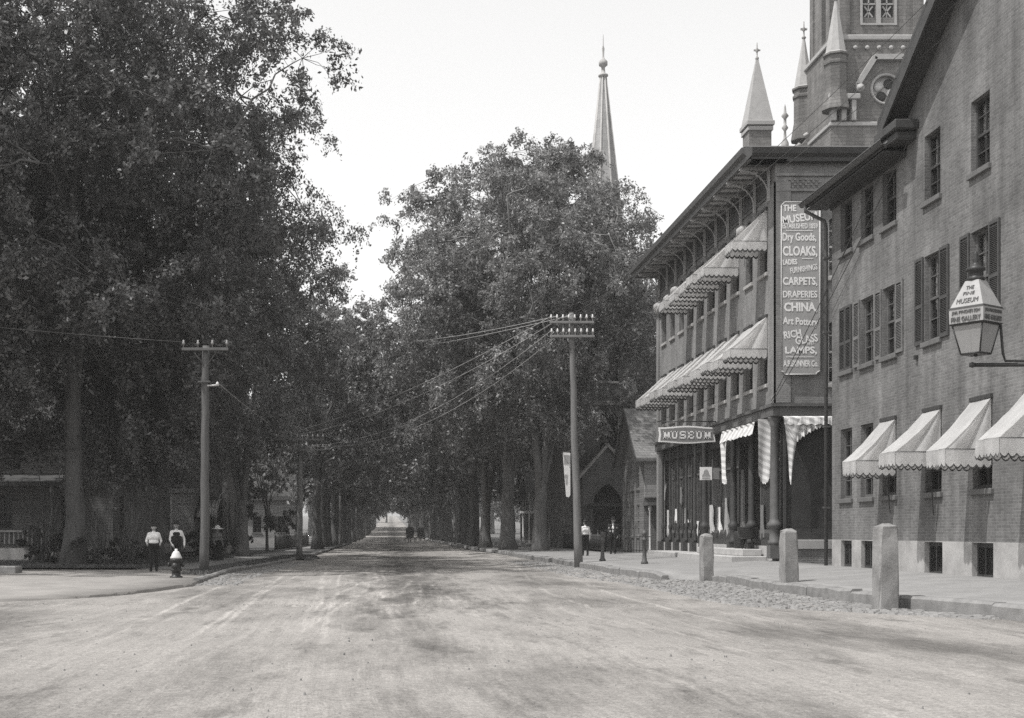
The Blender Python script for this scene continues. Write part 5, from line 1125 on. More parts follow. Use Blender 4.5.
# gas lantern on the gabled house
LX, LY = 9.95, 21.4; lz = lambda y: CAMZ + (VY - y) * LY / FPX
ln = thing('street_lantern', 'lettered gas lantern on an iron arm at the right edge', 'lantern', (LX, LY, 4.5), R(-55))
def fr(w0, z0, w1, z1):
    a, b = w0 / 2, w1 / 2; return [(-a, -a, z0), (a, -a, z0), (a, a, z0), (-a, a, z0), (-b, -b, z1), (b, -b, z1), (b, b, z1), (-b, b, z1)]
SF = [(0, 1, 5, 4), (1, 2, 6, 5), (2, 3, 7, 6), (3, 0, 4, 7)]
zb0, zb1, zB0, zB1, zt1 = lz(354) - 4.5, lz(326) - 4.5, lz(324) - 4.5, lz(309.5) - 4.5, lz(281) - 4.5
v = fr(.34, zb0, .53, zb1)
for f in SF: m = MB(); m.add([v[i] for i in f], [(0, 1, 2, 3)]); local('glass_pane', m, 'lamp_glass', ln)
m = MB()
for k in range(4): m.tube([v[k], v[k + 4]], .014, 5)
for k in range(4): m.tube([v[k], v[(k + 1) % 4]], .016, 5)
m.add(fr(.34, zb0 - .012, .34, zb0), [(3, 2, 1, 0), (4, 5, 6, 7)] + SF); m.lathe([(.0, -.05), (.03, -.04), (.03, 0)], 0, 0, 8, zb0); local('glass_frame', m, 'iron', ln)
m = MB(); m.add(fr(.57, zB0 - .03, .62, zB0), [(3, 2, 1, 0), (4, 5, 6, 7)] + SF); m.add(fr(.63, zB1, .6, zB1 + .03), [(3, 2, 1, 0), (4, 5, 6, 7)] + SF); local('band_moulding', m, 'iron', ln)
m = MB(); m.add(fr(.6, zB0, .61, zB1), SF); local('letter_band', m, 'lantern_paint', ln)
m = MB(); m.add(fr(.58, zB1 + .03, .24, zt1), SF + [(4, 5, 6, 7)]); local('hood', m, 'lantern_paint', ln)
m = MB(); m.lathe([(.14, 0), (.15, .04), (.1, .08), (.09, .14), (.15, .17), (.15, .22), (.07, .26), (.04, .32), (.06, .36), (.03, .4), (.045, .45), (0, .52)], 0, 0, 12, zt1); local('finial', m, 'iron', ln)
bx = .608 / 2
for rot in (0, 90):
    for body, z, h_, wd, mt in (("JAM. PYNCHE'S SON", (zB0 + zB1) / 2 + .055, .07, .5, 'letter_grey'), ('FINE GALLERY', (zB0 + zB1) / 2 - .055, .08, .52, 'letter_grey')):
        me = fit_text(body, wd, h_, mt, .002); o = local('lettering', me, None, ln)
        o.location = (0, -bx - .008, z) if rot == 0 else (bx + .008, 0, z); o.rotation_euler = (0, 0, R(rot))
slope = math.atan2((.58 - .24) / 2, zt1 - zB1 - .03)
for body, t, h_, wd in (('THE', .72, .07, .14), ('FINE', .5, .06, .2), ('MUSEUM', .22, .09, .38)):
    me = fit_text(body, wd, h_, 'letter_grey', .0); o = local('lettering', me, None, ln); z = zB1 + .03 + (zt1 - zB1 - .03) * t
    o.location = (0, -(.29 + (.12 - .29) * t) - .008, z); o.rotation_euler = (-slope, 0, 0)
q = MB(); za = lz(365) - 4.5
cs, sn = math.cos(R(55)), math.sin(R(55))
def L(x, y, z): return (x * cs - y * sn, x * sn + y * cs, z)      # from street axes to the lantern's own
q.tube([L(-.05, 0, za), L(3.05, 0, za + .02)], .035, 8); q.lathe([(.0, -.05), (.05, -.03), (.05, .03), (0, .05)], L(-.06, 0, 0)[0], L(-.06, 0, 0)[1], 8, za)
q.tube([L(.42, 0, zB0 - .02), L(.46, 0, za + .2), L(.5, 0, za + .07), L(.9, 0, za + .07), L(3.05, 0, za + .1)], .022, 6); q.tube([L(.1, 0, zB0 - .02), L(.42, 0, zB0 - .02)], .025, 6)
local('iron_arm', q, 'iron', ln)

# ================================================================== PEOPLE, HORSES
def cap_add(bm, p0, p1, r0, r1, ends=True, n=12):
    p0, p1 = Vector(p0), Vector(p1); d = p1 - p0; L = d.length
    if L > 1e-5:
        mt = Matrix.Translation((p0 + p1) / 2) @ d.to_track_quat('Z', 'Y').to_matrix().to_4x4()
        bmesh.ops.create_cone(bm, cap_ends=True, segments=n, radius1=r0, radius2=r1, depth=L, matrix=mt)
    if ends:
        for p, r in ((p0, r0), (p1, r1)): bmesh.ops.create_icosphere(bm, subdivisions=2, radius=r, matrix=Matrix.Translation(p))
def figure_mesh(name, prims, mats, voxel):
    bm = bmesh.new()
    for pr in prims: cap_add(bm, pr[0], pr[1], pr[2], pr[3], len(pr) < 6)
    me = bpy.data.meshes.new(name + '_src'); bm.to_mesh(me); bm.free()
    o = bpy.data.objects.new(name + '_src', me); C.objects.link(o)
    md = o.modifiers.new('r', 'REMESH'); md.mode = 'VOXEL'; md.voxel_size = voxel
    sm = o.modifiers.new('s', 'SMOOTH'); sm.factor = .5; sm.iterations = 3
    dg = bpy.context.evaluated_depsgraph_get(); dg.update()
    out = bpy.data.meshes.new_from_object(o.evaluated_get(dg)); bpy.data.objects.remove(o); bpy.data.meshes.remove(me)
    out.name = name; out.materials.clear()
    for m in mats: out.materials.append(MATS[m])
    n = len(out.polygons); c = np.zeros(n * 3); out.polygons.foreach_get('center', c); c = c.reshape(-1, 3)
    best = np.full(n, 1e9); idx = np.zeros(n, dtype=np.int32)
    for pr in prims:
        a, b = np.array(pr[0], float), np.array(pr[1], float); d = b - a; L2 = max(1e-9, d @ d)
        t = np.clip(((c - a) @ d) / L2, 0, 1); q = a + t[:, None] * d
        dist = np.linalg.norm(c - q, axis=1) - (pr[2] + (pr[3] - pr[2]) * t)
        k = dist < best; best[k] = dist[k]; idx[k] = pr[4]
    out.polygons.foreach_set('material_index', idx); out.polygons.foreach_set('use_smooth', np.ones(n, dtype=bool)); out.update()
    return out
def person(label, loc, face, height, mats, armL, armR, legs=((-.1, 0), (.1, 0)), hat=None, skirt=False, bib=False, sleeves=1, coat=False, stoop=0):
    """mats: skin, top, bottom, shoe, dark ; front is -Y; arms: (elbow, hand) offsets from the shoulder"""
    P = []; SK, TOP, BOT, SHOE, DK, SL = 0, 1, 2, 3, 4, 5
    # torso
    P += [((-.07, 0, 1.0), (.07, 0, 1.0), .135, .135, BOT), ((-.06, .0, 1.1), (.06, .0, 1.1), .13, .13, TOP), ((-.09, .0, 1.28), (.09, .0, 1.28), .135, .135, TOP),
          ((-.13, .01, 1.4), (.13, .01, 1.4), .078, .078, TOP), ((0, .01, 1.4), (0, .0, 1.47), .09, .065, TOP)]
    P += [((0, .005, 1.46), (0, -.01, 1.55), .055, .052, SK)]
    # head
    P += [((0, -.005, 1.655), (0, .012, 1.66), .093, .095, SK), ((0, -.03, 1.60), (0, -.025, 1.575), .066, .055, SK), ((0, -.098, 1.635), (0, -.112, 1.612), .012, .018, SK),
          ((-.097, .01, 1.64), (-.097, .01, 1.61), .014, .01, SK), ((.097, .01, 1.64), (.097, .01, 1.61), .014, .01, SK),
          ((-.034, -.086, 1.65), (-.032, -.087, 1.65), .012, .012, DK), ((.034, -.086, 1.65), (.032, -.087, 1.65), .012, .012, DK), ((-.02, -.088, 1.572), (.02, -.088, 1.572), .008, .008, DK),
          ((0, .03, 1.68), (0, .035, 1.64), .092, .085, DK)]
    # arms and hands
    for s, (el, ha) in ((-1, armL), (1, armR)):
        S = Vector((s * .178, .01, 1.4)); E = S + Vector((s * el[0], el[1], el[2])); H = E + Vector((s * ha[0], ha[1], ha[2]))
        P += [(S, E, .062, .048, TOP)]
        mid = E + (H - E) * sleeves
        P += [(E, mid, .047, .04, TOP)] + ([(mid, H, .036, .028, SK)] if sleeves < 1 else [])
        d = (H - E).normalized(); side = d.cross(Vector((0, 1, 0)) if abs(d.y) < .8 else Vector((0, 0, 1))).normalized(); fwd = side.cross(d)
        palm = H + d * .075; P += [(H, palm, .028, .034, SK)]
        for k, (off, ln_) in enumerate(((-.030, .066), (-.01, .078), (.01, .074), (.029, .06))):
            b = palm + fwd * off; k1 = b + d * ln_ * .55 + side * .006 * -s; P += [(b, k1, .0105, .0095, SK), (k1, k1 + d * ln_ * .4 + side * .022 * -s, .0095, .0085, SK)]
        th = H + d * .03 - fwd * .026; P += [(th, th + d * .04 - fwd * .03, .012, .011, SK), (th + d * .04 - fwd * .03, th + d * .068 - fwd * .034, .0105, .009, SK)]
    if skirt:
        P += [((0, .0, 1.02), (0, .03, .62), .15, .2, BOT, 0), ((0, .03, .62), (0, .06, .01), .2, .36, BOT, 0)]
    else:
        for s, (dx, dy) in zip((-1, 1), legs):
            Hp = Vector((s * .09, 0, .95)); K = Vector((s * .1, dy * .5 - (.03 if dy < 0 else 0), .5)); A = Vector((s * .1, dy, .09))
            P += [(Hp, K, .095, .068, BOT), (K, A, .065, .055, BOT), (A + Vector((0, .02, -.045)), A + Vector((s * .02, -.15, -.06)), .042, .034, SHOE)]
    if bib:
        P += [((-.09, -.045, 1.08), (.09, -.045, 1.08), .115, .115, BOT), ((-.09, -.05, 1.2), (.09, -.05, 1.2), .11, .11, BOT), ((-.07, -.06, 1.31), (.07, -.06, 1.31), .09, .09, BOT), ((-.09, -.09, 1.32), (-.1, 0, 1.48), .018, .018, BOT), ((.09, -.09, 1.32), (.1, 0, 1.48), .018, .018, BOT)]
    if coat:
        for s in (-1, 1): P += [((s * .1, -.05, 1.4), (s * .1, -.07, .95), .085, .11, DK), ((s * .1, -.06, .95), (s * .11, -.05, .82), .11, .1, DK), ((s * .12, .04, 1.35), (s * .12, .05, .85), .1, .12, DK), ((s * .2, .0, 1.42), (s * .22, .0, 1.15), .075, .06, DK)]
        P = [p if not (p[4] == TOP and abs(p[0][0]) > .16 and abs(p[0][0]) > .1 and p[2] < .065) else (p[0], p[1], p[2] + .006, p[3] + .006, DK) for p in P]
    k = height / 1.755
    P = [tuple([Vector(p[0]) * k, Vector(p[1]) * k, p[2] * k, p[3] * k] + list(p[4:])) for p in P]
    root = thing('person', label, 'person', loc, face)
    local('body', figure_mesh('body', P, mats, .0095), None, root)
    if hat:
        kind, mt = hat; m = MB()
        prof = {'derby': [(.135 * k, 0), (.14 * k, .012), (.105 * k, .015), (.105 * k, .07), (.085 * k, .125), (.04 * k, .145), (0, .148)],
                'brim': [(.19 * k, -.01), (.19 * k, .003), (.105 * k, .012), (.1 * k, .08), (.08 * k, .115), (.03 * k, .12), (0, .118)],
                'cap': [(.106 * k, -.03), (.112 * k, .02), (.1 * k, .06), (.06 * k, .085), (0, .09)],
                'wide': [(.3 * k, -.04), (.31 * k, -.02), (.16 * k, .03), (.12 * k, .12), (.06 * k, .16), (0, .165)]}[kind]
        m.lathe(prof, 0, .008 * k, 18, 1.705 * k); local('hat', m, mt, root)
    return root
SH_ = ['skin', 'cloth_white', 'cloth_black', 'cloth_black', 'hair', 'cloth_white']
down = ((.05, .02, -.28), (.02, -.06, -.24))
gz_ = .11
person('man in white shirt and black trousers walking on the left-hand pavement', (-8.4, 44.8, gz_ - .02), R(10), 1.68, SH_, ((.09, .06, -.26), (-.03, -.18, -.1)), ((.09, .06, -.26), (-.03, -.18, -.1)), ((-.1, -.12), (.1, .1)), ('cap', 'hair'), sleeves=.35)
person('man in dark overalls, white shirt and brimmed hat behind the hydrant', (-7.85, 46.3, gz_ + .0), R(12), 1.74, SH_, ((.05, .0, -.28), (-.1, -.1, -.22)), ((.11, .03, -.26), (.0, -.1, -.22)), ((-.1, .05), (.1, -.05)), ('brim', 'cloth_black'), bib=True)
person('woman in wide white hat and long black skirt beyond the left pole', (-8.35, 61, .12), R(25), 1.6, ['skin', 'cloth_grey', 'cloth_black', 'cloth_black', 'hair', 'cloth_grey'], ((.06, .02, -.26), (-.05, -.1, -.2)), ((.06, .02, -.26), (.03, -.06, -.22)), hat=('wide', 'cloth_white'), skirt=True)
pz = lambda x, y: walk_z(x, y) - .005
person('man in white shirt half hidden by the right-hand utility pole', (9.3, 60.0, pz(9.3, 60)), R(200), 1.68, SH_, ((.05, .02, -.28), (.02, -.05, -.24)), ((.05, .02, -.28), (.02, -.05, -.24)), ((-.1, .06), (.1, -.06)), ('cap', 'hair'))
person('man in dark open coat, white shirt front and hat beside the hitching post', (10.85, 61.3, pz(10.85, 61.3)), R(-15), 1.74, SH_, ((.1, .02, -.26), (-.12, -.14, -.02)), ((.08, .02, -.27), (-.03, -.08, -.24)), ((-.1, .04), (.1, -.04)), ('brim', 'cloth_black'), coat=True)
def wheel_mesh(r):
    m = MB(); n = 20
    for k in range(n):
        a, b = 2 * math.pi * k / n, 2 * math.pi * (k + 1) / n
        for r0, r1, x0, x1 in ((r - .05, r, -.025, .025),):
            q = lambda rr, an, x: (x, rr * math.cos(an), rr * math.sin(an))
            m.quad(q(r1, a, x0), q(r1, b, x0), q(r1, b, x1), q(r1, a, x1)); m.quad(q(r0, a, x0), q(r0, a, x1), q(r0, b, x1), q(r0, b, x0)); m.quad(q(r0, a, x0), q(r0, b, x0), q(r1, b, x0), q(r1, a, x0)); m.quad(q(r0, a, x1), q(r1, a, x1), q(r1, b, x1), q(r0, b, x1))
    for k in range(10): a = 2 * math.pi * k / 10; m.tube([(0, 0, 0), (0, (r - .03) * math.cos(a), (r - .03) * math.sin(a))], .016, 4)
    m.tube([(-.08, 0, 0), (.08, 0, 0)], .06, 8); return m.mesh('wheel', 'wood_dark')
WF, WR = wheel_mesh(.48), wheel_mesh(.6)
HP = [((0, -.75, 1.25), (0, .45, 1.2), .27, .29, 0), ((0, .45, 1.2), (0, .7, 1.25), .28, .24, 0), ((0, -.8, 1.3), (0, -1.25, 1.8), .2, .13, 0), ((0, -1.25, 1.82), (0, -1.62, 1.55), .12, .07, 0), ((-.05, -1.2, 1.9), (-.06, -1.2, 2.02), .04, .015, 0), ((.05, -1.2, 1.9), (.06, -1.2, 2.02), .04, .015, 0),
      ((0, .85, 1.3), (0, 1.02, .7), .06, .09, 0)]
for s in (-1, 1):
    HP += [((s * .14, -.75, 1.1), (s * .14, -.78, .6), .11, .06, 0), ((s * .14, -.78, .6), (s * .14, -.8 - .1 * s, .06), .055, .06, 0), ((s * .15, .6, 1.1), (s * .15, .5 - .1 * s, .72), .16, .08, 0), ((s * .15, .5 - .1 * s, .72), (s * .15, .72 - .1 * s, .5), .075, .06, 0), ((s * .15, .72 - .1 * s, .5), (s * .15, .68 - .1 * s, .06), .05, .06, 0)]
horse_me = figure_mesh('body', HP, ['cloth_black'], .03)
def carriage(px, py, Y, label, hl):
    x = (px - VX) * Y / FPX; z = hz(Y) + .01; root = thing('carriage', label, 'carriage', (x, Y, z))
    for wx in (-.7, .7):
        local('wheel', WR, None, root, (wx, -.2, .6)); local('wheel', WF, None, root, (wx, 1.3, .48))
    b = MB(); b.bbox(-.55, .55, -.7, 1.5, .65, .95, .05); b.bbox(-.55, .55, -.7, -.6, .95, 1.4, .02); b.bbox(-.5, .5, -.6, -.05, .95, 1.1, .03); local('body', b, 'wood_dark', root)
    h_ = MB(); n = 10
    for y0, y1 in ((-.75, .5),):
        arc = [(-.6 + 1.2 * k / n, 1.95 + .28 * math.sin(math.pi * k / n)) for k in range(n + 1)]
        for (xa, za), (xb, zb) in zip(arc, arc[1:]): h_.quad((xa, y0, za), (xb, y0, zb), (xb, y1, zb), (xa, y1, za))
        for xs in (-.6, .6): h_.quad((xs, y0, 1.2), (xs, y0 + .6, 1.2), (xs, y1, 1.95), (xs, y0, 1.95))
        h_.add([(a, y0, zz_) for a, zz_ in arc] + [(.6, y0, 1.2), (-.6, y0, 1.2)], [tuple(range(n + 3))])
    local('hood', h_, 'board_dark', root)
    ax = MB(); ax.tube([(-.7, -.2, .6), (.7, -.2, .6)], .035, 6); ax.tube([(-.7, 1.3, .48), (.7, 1.3, .48)], .035, 6)
    for s in (-1, 1): ax.tube([(s * .4, 1.5, .7), (s * .38, 3.6, 1.1)], .03, 5)
    local('shafts', ax, 'wood_dark', root)
    hr = thing('horse', hl, 'horse', (x, Y + 3.3, z), R(180)); local('body', horse_me, None, hr)
carriage(410, 541, 178, 'dark hooded carriage, left of two driving far down the street', 'dark horse hidden before the left far carriage')
carriage(420.5, 540, 205, 'dark hooded carriage, right of two driving far down the street', 'dark horse hidden before the right far carriage')

# ================================================================== TREES
rng = np.random.default_rng(5)
def unit(v): return v / np.maximum(1e-9, np.linalg.norm(v, axis=-1, keepdims=True))
def np_mesh(name, V, F, mat, smooth=False):
    me = bpy.data.meshes.new(name); nv, nf = len(V), len(F); k = F.shape[1]
    me.vertices.add(nv); me.vertices.foreach_set('co', np.ascontiguousarray(V, dtype=np.float32).ravel())
    me.loops.add(nf * k); me.loops.foreach_set('vertex_index', np.ascontiguousarray(F, dtype=np.int32).ravel())
    me.polygons.add(nf); me.polygons.foreach_set('loop_start', np.arange(0, nf * k, k, dtype=np.int32)); me.polygons.foreach_set('loop_total', np.full(nf, k, dtype=np.int32))
    if smooth: me.polygons.foreach_set('use_smooth', np.ones(nf, dtype=bool))
    me.materials.append(MATS[mat]); me.update(calc_edges=True); return me
def leaves(Pc, size, rg, up=.5, aspect=.5, out=None):
    n = len(Pc); nrm = unit(rg.normal(size=(n, 3)) * .75 + np.array([0, 0, up]) + (0 if out is None else out * .9)); a = unit(np.cross(nrm, rg.normal(size=(n, 3)))); b = np.cross(nrm, a)
    s = size * rg.uniform(.4, 1.55, (n, 1)); L, W = a * s, b * s * aspect
    bend = nrm * s * rg.uniform(-.25, .25, (n, 1))
    V = np.stack([Pc - L, Pc - W + bend, Pc + L, Pc + W + bend], 1).reshape(-1, 3)
    return V, np.arange(n * 4).reshape(-1, 4)
def tree_meshes(seed, H, Rr, base, trunk_r, fork, nclus, nleaf, lsize, mat='leaf', bark='bark', lump=.28, topf=1.0, low=0.25, sides=8, lean=0, pw=2.0, bowf=.8):
    rg = np.random.default_rng(seed)
    # crown envelope
    K = unit(rg.normal(size=(14, 3))); ph = rg.uniform(0, 6.28, 14); fr_ = rg.uniform(2, 5, 14)
    def lumps(d): return 1 + lump * np.mean(np.sin((d @ K.T) * fr_ + ph), axis=1) * 2.2
    cz = (H + base) / 2; hz_ = (H - base) / 2
    per_b = 7; nb = max(8, nclus // per_b); d = unit(rg.normal(size=(nb, 3))); r = rg.uniform(0.1, 1, nb) ** .4
    rad = lumps(d) * r; hx_ = np.hypot(d[:, 0], d[:, 1]); rad = rad / (hx_ ** pw + np.abs(d[:, 2]) ** pw) ** (1 / pw)
    hor = Rr * np.where(d[:, 2] > 0, 1.0, 1 - low * (-d[:, 2]))
    Cc = np.stack([d[:, 0] * hor * rad, d[:, 1] * hor * rad, cz + d[:, 2] * hz_ * rad], 1); Cc[:, 0] += lean * (Cc[:, 2] - base) / (H - base)
    Cc = Cc[Cc[:, 2] > base * .8]; Bc = np.repeat(Cc, per_b, axis=0)          # boughs, each a clump of sprays
    bs_ = Rr / 8.0; off = unit(rg.normal(size=Bc.shape)) * (rg.uniform(.1, 1, (len(Bc), 1)) ** .5) * np.array([1.75, 1.75, .95]) * bs_; off[:, 2] -= .12 * (off[:, 0] ** 2 + off[:, 1] ** 2) / bs_
    off *= np.where(rg.random((len(Bc), 1)) < .22, 1.9, 1.0)
    Cc = Bc + off; keep = Cc[:, 2] > base * .75; Cc, Bc = Cc[keep], Bc[keep]
    # limbs
    tv, tf = MB(), None
    tm = MB(); nodes = []
    top = Vector((lean * .15, 0, fork)); prof = []
    for k in range(7):
        t = k / 6; flare = 1 + .55 * (1 - t) ** 6; prof.append((trunk_r * flare * (1 - .22 * t)))
    jx = rg.normal(size=(7, 2)) * trunk_r * .12; jx[0] = 0
    tm.tube([(lean * .15 * (k / 6) + jx[k, 0], jx[k, 1], -.15 + (fork + .15) * k / 6) for k in range(7)] + [(top.x + jx[6, 0], jx[6, 1], fork + .35), (top.x + jx[6, 0], jx[6, 1], fork + .7)], prof + [trunk_r * .6, trunk_r * .25], 14)
    nl = rg.integers(5, 8); lm = MB()
    for i in range(nl):
        az = 2 * math.pi * (i + rg.uniform(-.3, .3)) / nl; ro = Rr * rg.uniform(.35, .8) * (1 if i % 2 else .7); ze = base + (H - base) * rg.uniform(.62, .9)
        st = Vector((top.x + jx[6, 0], jx[6, 1], fork - rg.uniform(.3, 1.0))); end = Vector((math.cos(az) * ro + lean * .7, math.sin(az) * ro, ze))
        pts = []; m_ = 9
        for k in range(m_ + 1):
            t = k / m_; p = st.lerp(end, t); bow = (t ** 1.7 - t); p.x += (end.x - st.x) * bow * bowf; p.y += (end.y - st.y) * bow * bowf
            p += Vector(rg.normal(size=3) * .12 * min(1, t * 3)); pts.append(p)
        rr = [max(.03, trunk_r * .55 * (1 - .88 * k / m_)) for k in range(m_ + 1)]
        lm.tube(pts, rr, sides); nodes += [(p, rr[k]) for k, p in enumerate(pts) if k > 1]
        for s in range(3):                                   # secondary limbs
            k = rg.integers(3, 7); a2 = az + rg.uniform(-1.2, 1.2); L = Rr * rg.uniform(.3, .6); e2 = pts[k] + Vector((math.cos(a2) * L, math.sin(a2) * L, rg.uniform(.5, 3.5))); p2 = []
            for q in range(6):
                t = q / 5; p = pts[k].lerp(e2, t); p.z += .8 * math.sin(math.pi * t) + rg.normal() * .08; p2.append(p)
            r2 = [max(.02, rr[k] * .6 * (1 - .8 * q / 5)) for q in range(6)]; lm.tube(p2, r2, max(4, sides - 3)); nodes += [(p, r2[q]) for q, p in enumerate(p2) if q]
    NP = np.array([tuple(n[0]) for n in nodes])
    # twigs from the limbs to each spray of leaves
    tw = MB(); done = set(); Lp = []; Lo = []; sl_ = min(1., Rr / 8.0)
    per = max(8, nleaf // len(Cc))
    for c, bc_ in zip(Cc, Bc):
        key = tuple(np.round(bc_, 3)); a = Vector(bc_); b = Vector(c)
        if key not in done:
            done.add(key); j = np.argmin(np.linalg.norm(NP - bc_, axis=1)); n0 = Vector(NP[j]); dv = a - n0; pp = []
            for q in range(6):
                t = q / 5; p = n0 + dv * t; p.z += .12 * dv.length * math.sin(math.pi * t); p += Vector(rg.normal(size=3) * .05 * dv.length * math.sin(math.pi * t)); pp.append(p)
            tw.tube(pp, [max(.012, .055 * sl_ * (1 - .7 * q / 5)) for q in range(6)], 4, True, False)
        if sides > 5: tw.tube([a, a.lerp(b, .5) + Vector(rg.normal(size=3) * .12), b], [.018, .012, .006], 3, True, False)
        out = unit(c - np.array([0, 0, cz])); nt = 6
        dirs = unit(out * .8 + rg.normal(size=(nt, 3)) * .75 + np.array([0, 0, .1])); ln_ = rg.uniform(.45, 1.25, nt) * sl_
        m_ = max(1, per // nt); t = rg.uniform(0, 1, (nt, m_)) ** .8
        q = c + dirs[:, None, :] * (ln_[:, None] * t)[:, :, None]; q[:, :, 2] -= .35 * t ** 2 * ln_[:, None]
        q += rg.normal(size=q.shape) * (.08 + .1 * (1 - t))[:, :, None] * sl_; q = q.reshape(-1, 3); Lp.append(q); Lo.append(unit(q - bc_ + np.array([0, 0, .3])))
    Lp = np.concatenate(Lp); V, F = leaves(Lp, lsize, rg, .45, .5, np.concatenate(Lo))
    crown = np_mesh('crown', V, F, mat)
    return tm.mesh('trunk', bark), lm.mesh('limbs', bark), tw.mesh('twigs', bark), crown
def tree(name, label, meshes, loc, rz=0, sc=(1, 1, 1), group=None):
    root = thing(name, label, 'tree', loc, rz, group); root.scale = sc
    tr, lm, tw, cr = meshes
    o = local('trunk', tr, None, root); local('limbs', lm, None, o); stuff(local('twigs', tw, None, o)); c = local('crown', cr, None, root); stuff(c); return root
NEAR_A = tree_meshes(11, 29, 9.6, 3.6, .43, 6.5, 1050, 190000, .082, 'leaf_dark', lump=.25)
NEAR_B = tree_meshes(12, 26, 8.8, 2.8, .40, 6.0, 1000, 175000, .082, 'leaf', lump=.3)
MID_A = tree_meshes(13, 24, 8.0, 7.0, .46, 4.0, 1000, 170000, .092, 'leaf_lit', 'bark_pale', lump=.12, pw=3.4, bowf=.3)
MID_B = tree_meshes(14, 22.5, 8.6, 6.2, .44, 4.6, 1000, 170000, .092, 'leaf_lit', 'bark_pale', lump=.12, pw=3.4, bowf=.3)
FAR_A = tree_meshes(15, 21, 7.8, 6.0, .42, 6.0, 330, 24000, .18, 'leaf', lump=.3, sides=5)
FAR_B = tree_meshes(16, 20, 7.4, 5.0, .4, 5.5, 320, 22000, .18, 'leaf_lit', lump=.32, sides=5)
YOUNG = tree_meshes(17, 8, 2.8, 1.4, .11, 2.2, 150, 14000, .09, 'leaf_lit', lump=.35, sides=5)
BUSH = tree_meshes(18, 1.7, 1.3, .15, .04, .3, 60, 6000, .05, 'leaf_dark', lump=.3, sides=4)
G0 = .13
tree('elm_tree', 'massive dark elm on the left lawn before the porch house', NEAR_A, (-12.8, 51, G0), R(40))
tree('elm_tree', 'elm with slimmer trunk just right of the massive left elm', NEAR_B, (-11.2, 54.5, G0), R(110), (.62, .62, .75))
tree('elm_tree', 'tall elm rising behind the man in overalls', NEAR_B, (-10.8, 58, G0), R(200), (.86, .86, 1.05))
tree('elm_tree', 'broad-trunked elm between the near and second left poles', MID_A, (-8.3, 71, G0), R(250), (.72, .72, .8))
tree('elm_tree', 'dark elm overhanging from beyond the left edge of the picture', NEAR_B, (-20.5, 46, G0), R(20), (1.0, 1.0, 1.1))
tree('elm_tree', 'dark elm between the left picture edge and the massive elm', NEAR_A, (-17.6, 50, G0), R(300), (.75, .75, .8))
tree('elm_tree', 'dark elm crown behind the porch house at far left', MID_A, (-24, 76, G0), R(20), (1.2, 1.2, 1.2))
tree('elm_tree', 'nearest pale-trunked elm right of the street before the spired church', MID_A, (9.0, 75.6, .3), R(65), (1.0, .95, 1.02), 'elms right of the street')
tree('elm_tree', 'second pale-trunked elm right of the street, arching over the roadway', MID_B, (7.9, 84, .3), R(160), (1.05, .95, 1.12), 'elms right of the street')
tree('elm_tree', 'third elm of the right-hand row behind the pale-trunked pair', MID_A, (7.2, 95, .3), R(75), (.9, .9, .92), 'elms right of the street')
tree('young_tree', 'small young tree with sunlit-toned leaves beside the second left pole', YOUNG, (-8.6, 88, G0), R(10))
rnd = random.Random(21)
k = 0; y = 101.
while y < 470:
    sc = rnd.uniform(.9, 1.12); pr = rnd.choice((FAR_A, FAR_B, FAR_A))
    lab = ('%s street elm from the near end of the left-hand row' % ORD[k]) if k < 6 else 'street elm far down the left-hand row, one of many receding trunks'
    tree('street_elm', lab, pr, (-5.7 + rnd.uniform(-.35, .2), y, hz(y) + .02), rnd.uniform(0, 6.28), (sc, sc, sc * rnd.uniform(.95, 1.1)), 'street elms of the left-hand row')
    y += rnd.uniform(8, 11) + (16 if abs(y - 262) < 6 or abs(y - 345) < 6 else 0); k += 1
k = 0; y = 105.
while y < 470:
    sc = rnd.uniform(.9, 1.12); pr = rnd.choice((FAR_A, FAR_B, FAR_A))
    lab = ('%s elm behind the pale-trunked ones in the right-hand row' % ORD[k + 1]) if k < 6 else 'street elm far down the right-hand row, one of many receding trunks'
    tree('street_elm', lab, pr, (7.2 + rnd.uniform(-.2, .35), y, hz(y) + .02), rnd.uniform(0, 6.28), (sc, sc, sc * rnd.uniform(.95, 1.1)), 'street elms of the right-hand row')
    y += rnd.uniform(8, 11) + (16 if abs(y - 262) < 6 or abs(y - 345) < 6 else 0); k += 1
for i in range(16):
    y = 95 + i * 22 + rnd.uniform(-5, 5); sc = rnd.uniform(.85, 1.15); x = -17 - rnd.uniform(0, 10) - (i % 3) * 6
    tree('garden_tree', 'leafy tree in the gardens behind the left-hand row of elms', (FAR_A, FAR_B)[i % 2], (x, y, hz(y) - .04), rnd.uniform(0, 6.28), (sc * 1.1, sc * 1.1, sc), 'garden trees behind the left row')
for i in range(16):
    y = 118 + i * 22 + rnd.uniform(-5, 5); sc = rnd.uniform(.8, 1.05); x = 19 + rnd.uniform(0, 9) + (i % 3) * 6
    tree('garden_tree', 'leafy tree in the gardens behind the right-hand row of elms', (FAR_B, FAR_A)[i % 2], (x, y, hz(y) - .04), rnd.uniform(0, 6.28), (sc * 1.1, sc * 1.1, sc), 'garden trees behind the right row')
for i in range(9):
    x = -36 + i * 9 + rnd.uniform(-2, 2); y = 640 + rnd.uniform(-10, 30)
    tree('distant_tree', 'hazy tree closing the view at the end of the street', (FAR_A, FAR_B)[i % 2], (x, y, hz(y) - .04), rnd.uniform(0, 6.28), (1.1, 1.1, 1.1), 'trees at the end of the street')
labs = ['dark shrub under the massive left elm', 'low shrub right of the massive left elm', 'shrub at the foot of the slimmer left elm', 'shrub behind the man in the white shirt', 'shrub by the foundation of the porch house',
        'shrub at the left edge on the lawn', 'pale shrub below the striped house awning', 'pale shrub at the corner of the bay house', 'shrub beside the path behind the woman']
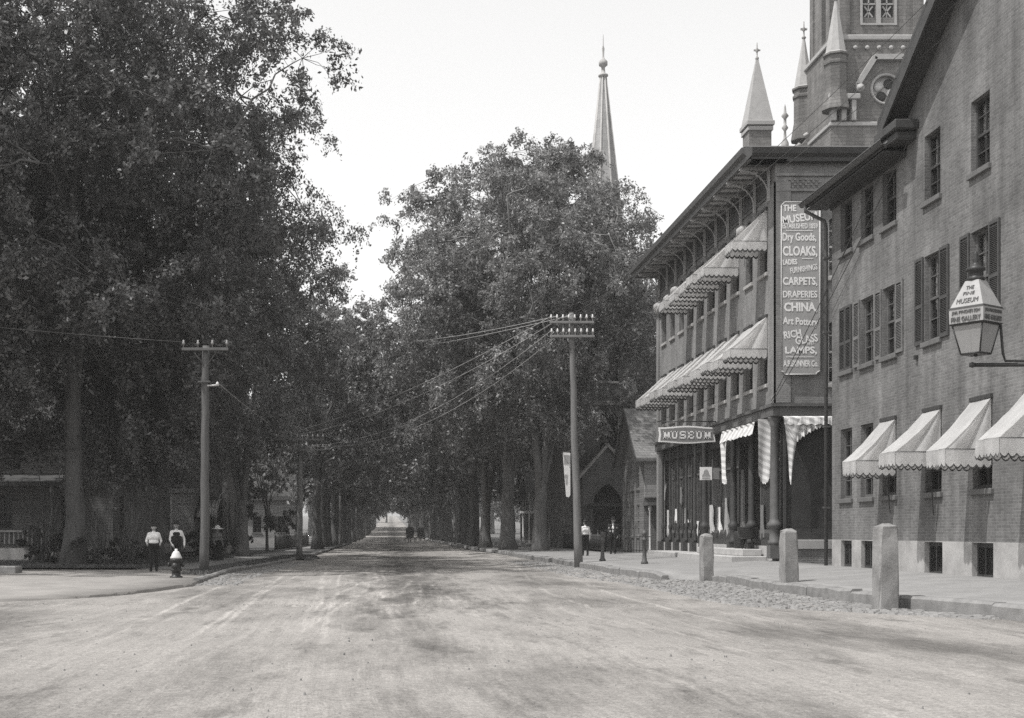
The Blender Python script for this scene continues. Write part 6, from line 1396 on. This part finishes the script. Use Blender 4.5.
for i, (x, y, s_) in enumerate(((-14.5, 52.5, .9), (-11.6, 50.2, .8), (-10.9, 52, .8), (-10.2, 50, .75), (-15.5, 57.0, 1.1), (-18, 51, 1.0), (-11.2, 75.5, 1.0), (-9.6, 77.3, .9), (-9.9, 68, .9))):
    tree('garden_shrub', labs[i], BUSH, (x, y, .12), rnd.uniform(0, 6), (s_, s_, s_), 'shrubs on the left lawn')
# rough grass on the lawn, verge and island
def grass(n, area, size, seed, name, label):
    rg = np.random.default_rng(seed); P = np.array([area(rg) for _ in range(n)]); a = rg.uniform(0, 6.28, n); h = rg.uniform(.5, 1.2, n) * size; w = h * .16
    dx, dy = np.cos(a) * w, np.sin(a) * w; lx, ly = rg.normal(size=n) * h * .35, rg.normal(size=n) * h * .35
    V = np.stack([np.stack([P[:, 0] - dx, P[:, 1] - dy, P[:, 2]], 1), np.stack([P[:, 0] + dx, P[:, 1] + dy, P[:, 2]], 1), np.stack([P[:, 0] + lx, P[:, 1] + ly, P[:, 2] + h], 1)], 1).reshape(-1, 3)
    o = bpy.data.objects.new(name, np_mesh(name, V, np.arange(n * 3).reshape(-1, 3), 'leaf_dark')); C.objects.link(o); stuff(o); props(o, label, 'grass')
def ga(rg):
    y = rg.uniform(40.4, 70); return (xl(y) - .18 - rg.uniform(0, .9), y, .13)
grass(16000, ga, .11, 31, 'verge_grass', 'dark grass of the narrow verge along the left kerb')
def gb(rg): y = 47 + 30 * rg.random() ** 1.4; return (-9.3 - rg.random() * 13 + min(1, (y - 47) / 45) * 1.4, y, .14)
grass(42000, gb, .13, 32, 'lawn_grass', 'dark grass of the lawn under the left-hand elms')
def gc(rg): y = rg.uniform(66.4, 73.3); return (xl(y) - .1 + rg.uniform(0, .95) * max(0, 1.0 - .9 * ((y - 69.5) / 4.2) ** 2), y, .09)
grass(3500, gc, .1, 33, 'island_grass', 'grass of the small island round the second left pole')

# ================================================================== HAZE
hzm = bpy.data.materials.new('haze_air'); hzm.use_nodes = True; t = hzm.node_tree; t.nodes.clear()
pv = t.nodes.new('ShaderNodeVolumePrincipled'); pv.inputs['Color'].default_value = (.95, .948, .94, 1); pv.inputs['Density'].default_value = HAZE; pv.inputs['Anisotropy'].default_value = .2
ou = t.nodes.new('ShaderNodeOutputMaterial'); t.links.new(pv.outputs[0], ou.inputs['Volume']); MATS['haze_air'] = hzm
m = MB(); m.box(-930, 930, -70, 1430, -1.2, 62); hzo = m.build('haze', 'haze_air'); stuff(hzo); props(hzo, 'thin pale summer haze filling the street', 'haze')
